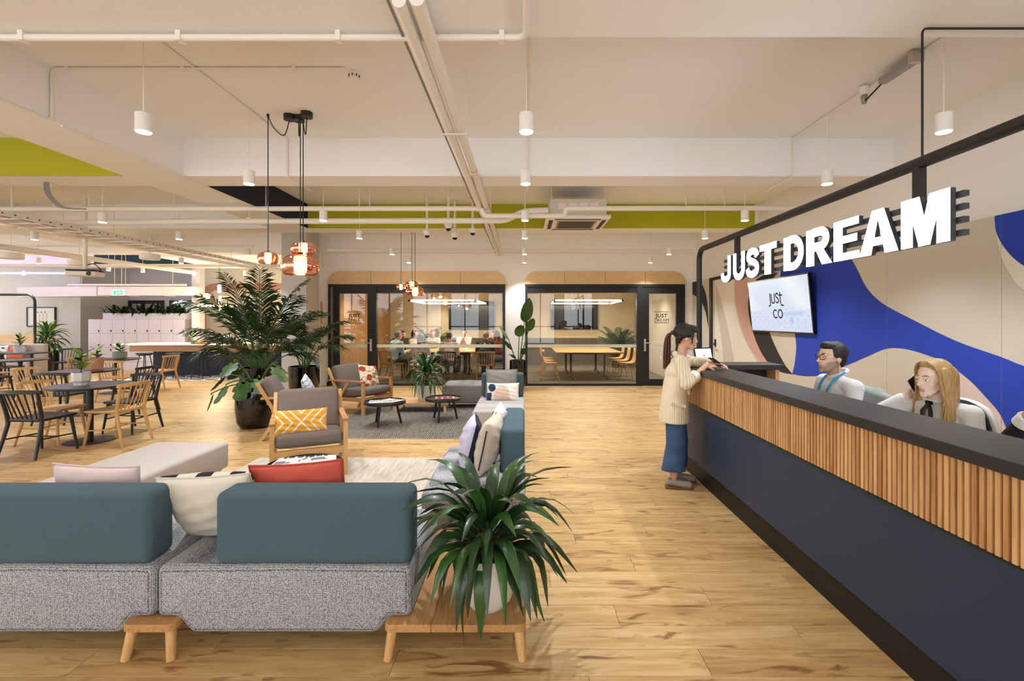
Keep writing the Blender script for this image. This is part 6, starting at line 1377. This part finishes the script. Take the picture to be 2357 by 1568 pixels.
def ring_light(label, pts):
    t = thing('linear_pendant', label, 'lamp', pts[0]); o = Vector(pts[0]); P = [Vector(p)-o for p in pts]; g = mat('tube_glow', 'fff0d8', .5, emit=12, ecol='ffe9c8')
    for i in range(4):
        a, b_ = P[i], P[(i+1) % 4]; d = (b_-a).normalized(); tb = MB().cyl(a+d*.05, b_-d*.05, .02, n=10).build('tube', g, t, True); MB().cyl(a-d*.03, a+d*.05, .026, n=8).build('connector', blackmet, t)
        MB().cyl(a, a+Vector((0, 0, 2.75-o.z)), .003, n=5).build('cord', blackmet, t)
    ld = bpy.data.lights.new('bulb', 'AREA'); ld.energy = 38; ld.color = (1, .86, .66); ld.shape = 'RECTANGLE'; ld.size = 1.6; ld.size_y = 2.2; q = bpy.data.objects.new('bulb', ld); COL.objects.link(q); q.parent = t; q.location = (P[0]+P[2])/2
ring_light('glowing rectangle of light tubes over the empty meeting table', [(.80, 12.9, 2.1), (2.65, 12.9, 2.1), (2.75, 15.3, 2.1), (.90, 15.3, 2.1)])
ring_light('glowing rectangle of light tubes over the meeting group', [(-3.06, 12.9, 2.1), (-1.28, 12.9, 2.1), (-1.2, 15.3, 2.1), (-3.1, 15.3, 2.1)])
dl0 = None
for i, (x, y) in enumerate([(.55, 12.6), (2.4, 12.4), (3.3, 13.3), (-1.05, 12.4), (-4.1, 12.8), (-2.9, 16.2), (1.7, 16.3)]):
    l = '%s recessed downlight in the meeting room ceilings, counted from the glass' % ORD[i]
    t = thing('downlight', l, 'lamp', (x, y, 2.745), 0, 'meeting room downlights'); MB().lathe([(.035, 0), (.05, -.004), (.05, .005), (.035, .005)], n=18).build('trim_ring', whitelamp, t); MB().lathe([(0, -.0012), (.035, -.0012), (.035, .003), (0, .003)], n=16).build('lens', lampglow, t)
    ld = bpy.data.lights.new('bulb', 'SPOT'); ld.energy = 45; ld.color = (1, .86, .66); ld.spot_size = 1.7; ld.spot_blend = .6; ld.shadow_soft_size = .04; q = bpy.data.objects.new('bulb', ld); COL.objects.link(q); q.parent = t; q.location = (0, 0, -.02)
pl = [(0, 0), (.17, 0), (.2, .25), (.2, .5), (.185, .5), (.185, .45), (0, .45)]
sp_ = [(.04, k*2.39996, 1.5-.5*(1-k/13), .75+.35*k/13, 1.1, .26, .3) for k in range(13)]
palm('potted_palm', 'palm in a dark pot in the corner of the empty meeting room', (3.1, 16.0, 0), pl, .46, .18, sp_, leafm_)
palm('potted_palm', 'palm behind the red-haired woman in the meeting room', (-3.05, 16.0, 0), pl, .46, .18, sp_, leafm_)
# two small socket plates
for x, y, z, rz, l in ((px2x(1249, 16.98), 16.975, .5, 0, 'white double socket on the grey wainscot left of the empty table'), (3.885, 13.6, .5, -pi/2, 'white socket on the side wall seen through the right glass door')):
    t = thing('wall_socket', l, 'socket', (x, y, z), rz); MB().rbox((0, 0, 0), (.12, .012, .08), .004, 1).build('plate', whitelamp, t); MB().box((0, -.008, 0), (.05, .004, .03)).build('rocker', whitelamp, t)
# windsor chairs of the group
chair('oak', -3.45, 12.62, .55, .84, 'oak spindle chair under the grey-haired man in a light blue shirt', 'meeting chairs'); chair('oak', -2.68, 12.32, .05, 1, 'oak spindle chair under the white-haired person in a pale shirt', 'meeting chairs'); chair('oak', -.98, 12.35, -.1, 1, 'oak spindle chair under the person in a dark jacket', 'meeting chairs')
chair('black', -1.93, 12.3, 0, 1, 'black spindle chair under the man in a pale pink shirt with his back to us', 'meeting chairs'); chair('black', -.62, 13.35, -1, 0, 'black spindle chair under the dark-haired woman at the right of the table', 'meeting chairs')
chair('oak', -3.5, 13.35, 1, 0, 'oak spindle chair under the bearded man in black', 'meeting chairs'); chair('oak', -3.35, 14.3, 1, -.2, 'oak spindle chair under the brown-haired woman in beige', 'meeting chairs'); chair('oak', -2.85, 15.2, .1, -1, 'oak spindle chair under the red-haired woman', 'meeting chairs'); chair('oak', -1.85, 15.2, 0, -1, 'oak spindle chair under the man facing us with clasped hands', 'meeting chairs')
lb = mat('light_blue_shirt', 'b3cbd8', .85, bump=.3, bscale=14); bk = mat('black_tee', '26262a', .9); bg = mat('beige_top', 'b9ab98', .9); pw_ = mat('pale_white_shirt', 'c6cedf', .85); pk = mat('pale_pink_shirt', 'd9c3c4', .85); dk = mat('dark_jacket', '24262e', .9); rr_ = mat('rust_dress', '7c3a28', .9); gp = mat('grey_trousers', '4c5058', .9)
V = .012
def mp_(label, x, y, ang, h, shirt, hairfn, hm, skin='d2a58c', **k): return seated('person', label, x, y, ang, h, shirt, gp, skin, 'ad6c62', hairfn, hm, voxel=V, **k)
mp_('grey-haired man in a light blue shirt at the left of the meeting table', -3.43, 12.66, R(52), .47, lb, hair_short, hgrey, lean=.14, hdir=R(-15))
mp_('dark-haired bearded man in a black shirt in profile in the meeting room', -3.46, 13.36, R(5), .47, bk, hair_short, hblack, stub='3a2a22', short=True, hdir=R(-20))
mp_('brown-haired woman in a beige top on the left far side of the meeting table', -3.30, 14.28, R(-20), .46, bg, hair_bob, hdkb, female=True)
mp_('white-haired person in a pale shirt with back to us in the meeting room', -2.68, 12.37, R(84), .40, pw_, hair_bob, hgrey, lean=.12, hdir=R(-25))
mp_('red-haired woman facing us behind a laptop in the meeting room', -2.84, 15.15, R(-80), .46, bg, hair_bob, hred, female=True)
mp_('man in a pale pink shirt with back to us in the middle of the meeting', -1.93, 12.36, R(88), .45, pk, hair_short, hdkb, lean=.12)
mp_('man in a pink shirt facing us, hands clasped at his chin, meeting room', -1.85, 15.12, R(-92), .48, pk, hair_short, hblack, stub='6a4a3c', arms=(((.26, -.17, .74), (.20, -.04, 1.02)), ((.26, .17, .74), (.20, .04, 1.02))), hands=(1.1, 1.1))
mp_('person in a dark jacket with back to us at the right of the meeting table', -1.02, 12.42, R(80), .46, dk, hair_short, hgrey, lean=.16, hdir=R(25))
mp_('dark-haired woman in a rust dress at the right end of the meeting table', -.68, 13.36, R(182), .46, rr_, hair_long, hdkb, female=True)
lt = thing('laptop', 'open silver laptop in front of the red-haired woman', 'laptop', (-2.72, 14.35, .741), pi); MB().rbox((0, 0, .008), (.33, .23, .014), .005, 1).build('keyboard_base', steel, lt); MB().box((0, .15, .1), (.33, .01, .21), Matrix.Rotation(R(-0), 4, 'X')).build('lid', mat('laptop_lid', '8f9296', .35, .6), lt)
for x, y, l in ((-2.2, 13.2, 'sheet of paper near the middle of the meeting table'), (-1.5, 13.3, 'sheet of paper at the right of the meeting table'), (-1.7, 14.1, 'sheet of paper before the man with clasped hands')): 
    t = thing('paper_sheet', l, 'paper', (x, y, .741), rng.uniform(-.5, .5)); MB().bx(-.105, .105, -.15, .15, 0, .003).build('sheet', mat('sheet_white', 'ece8e0', .8), t)
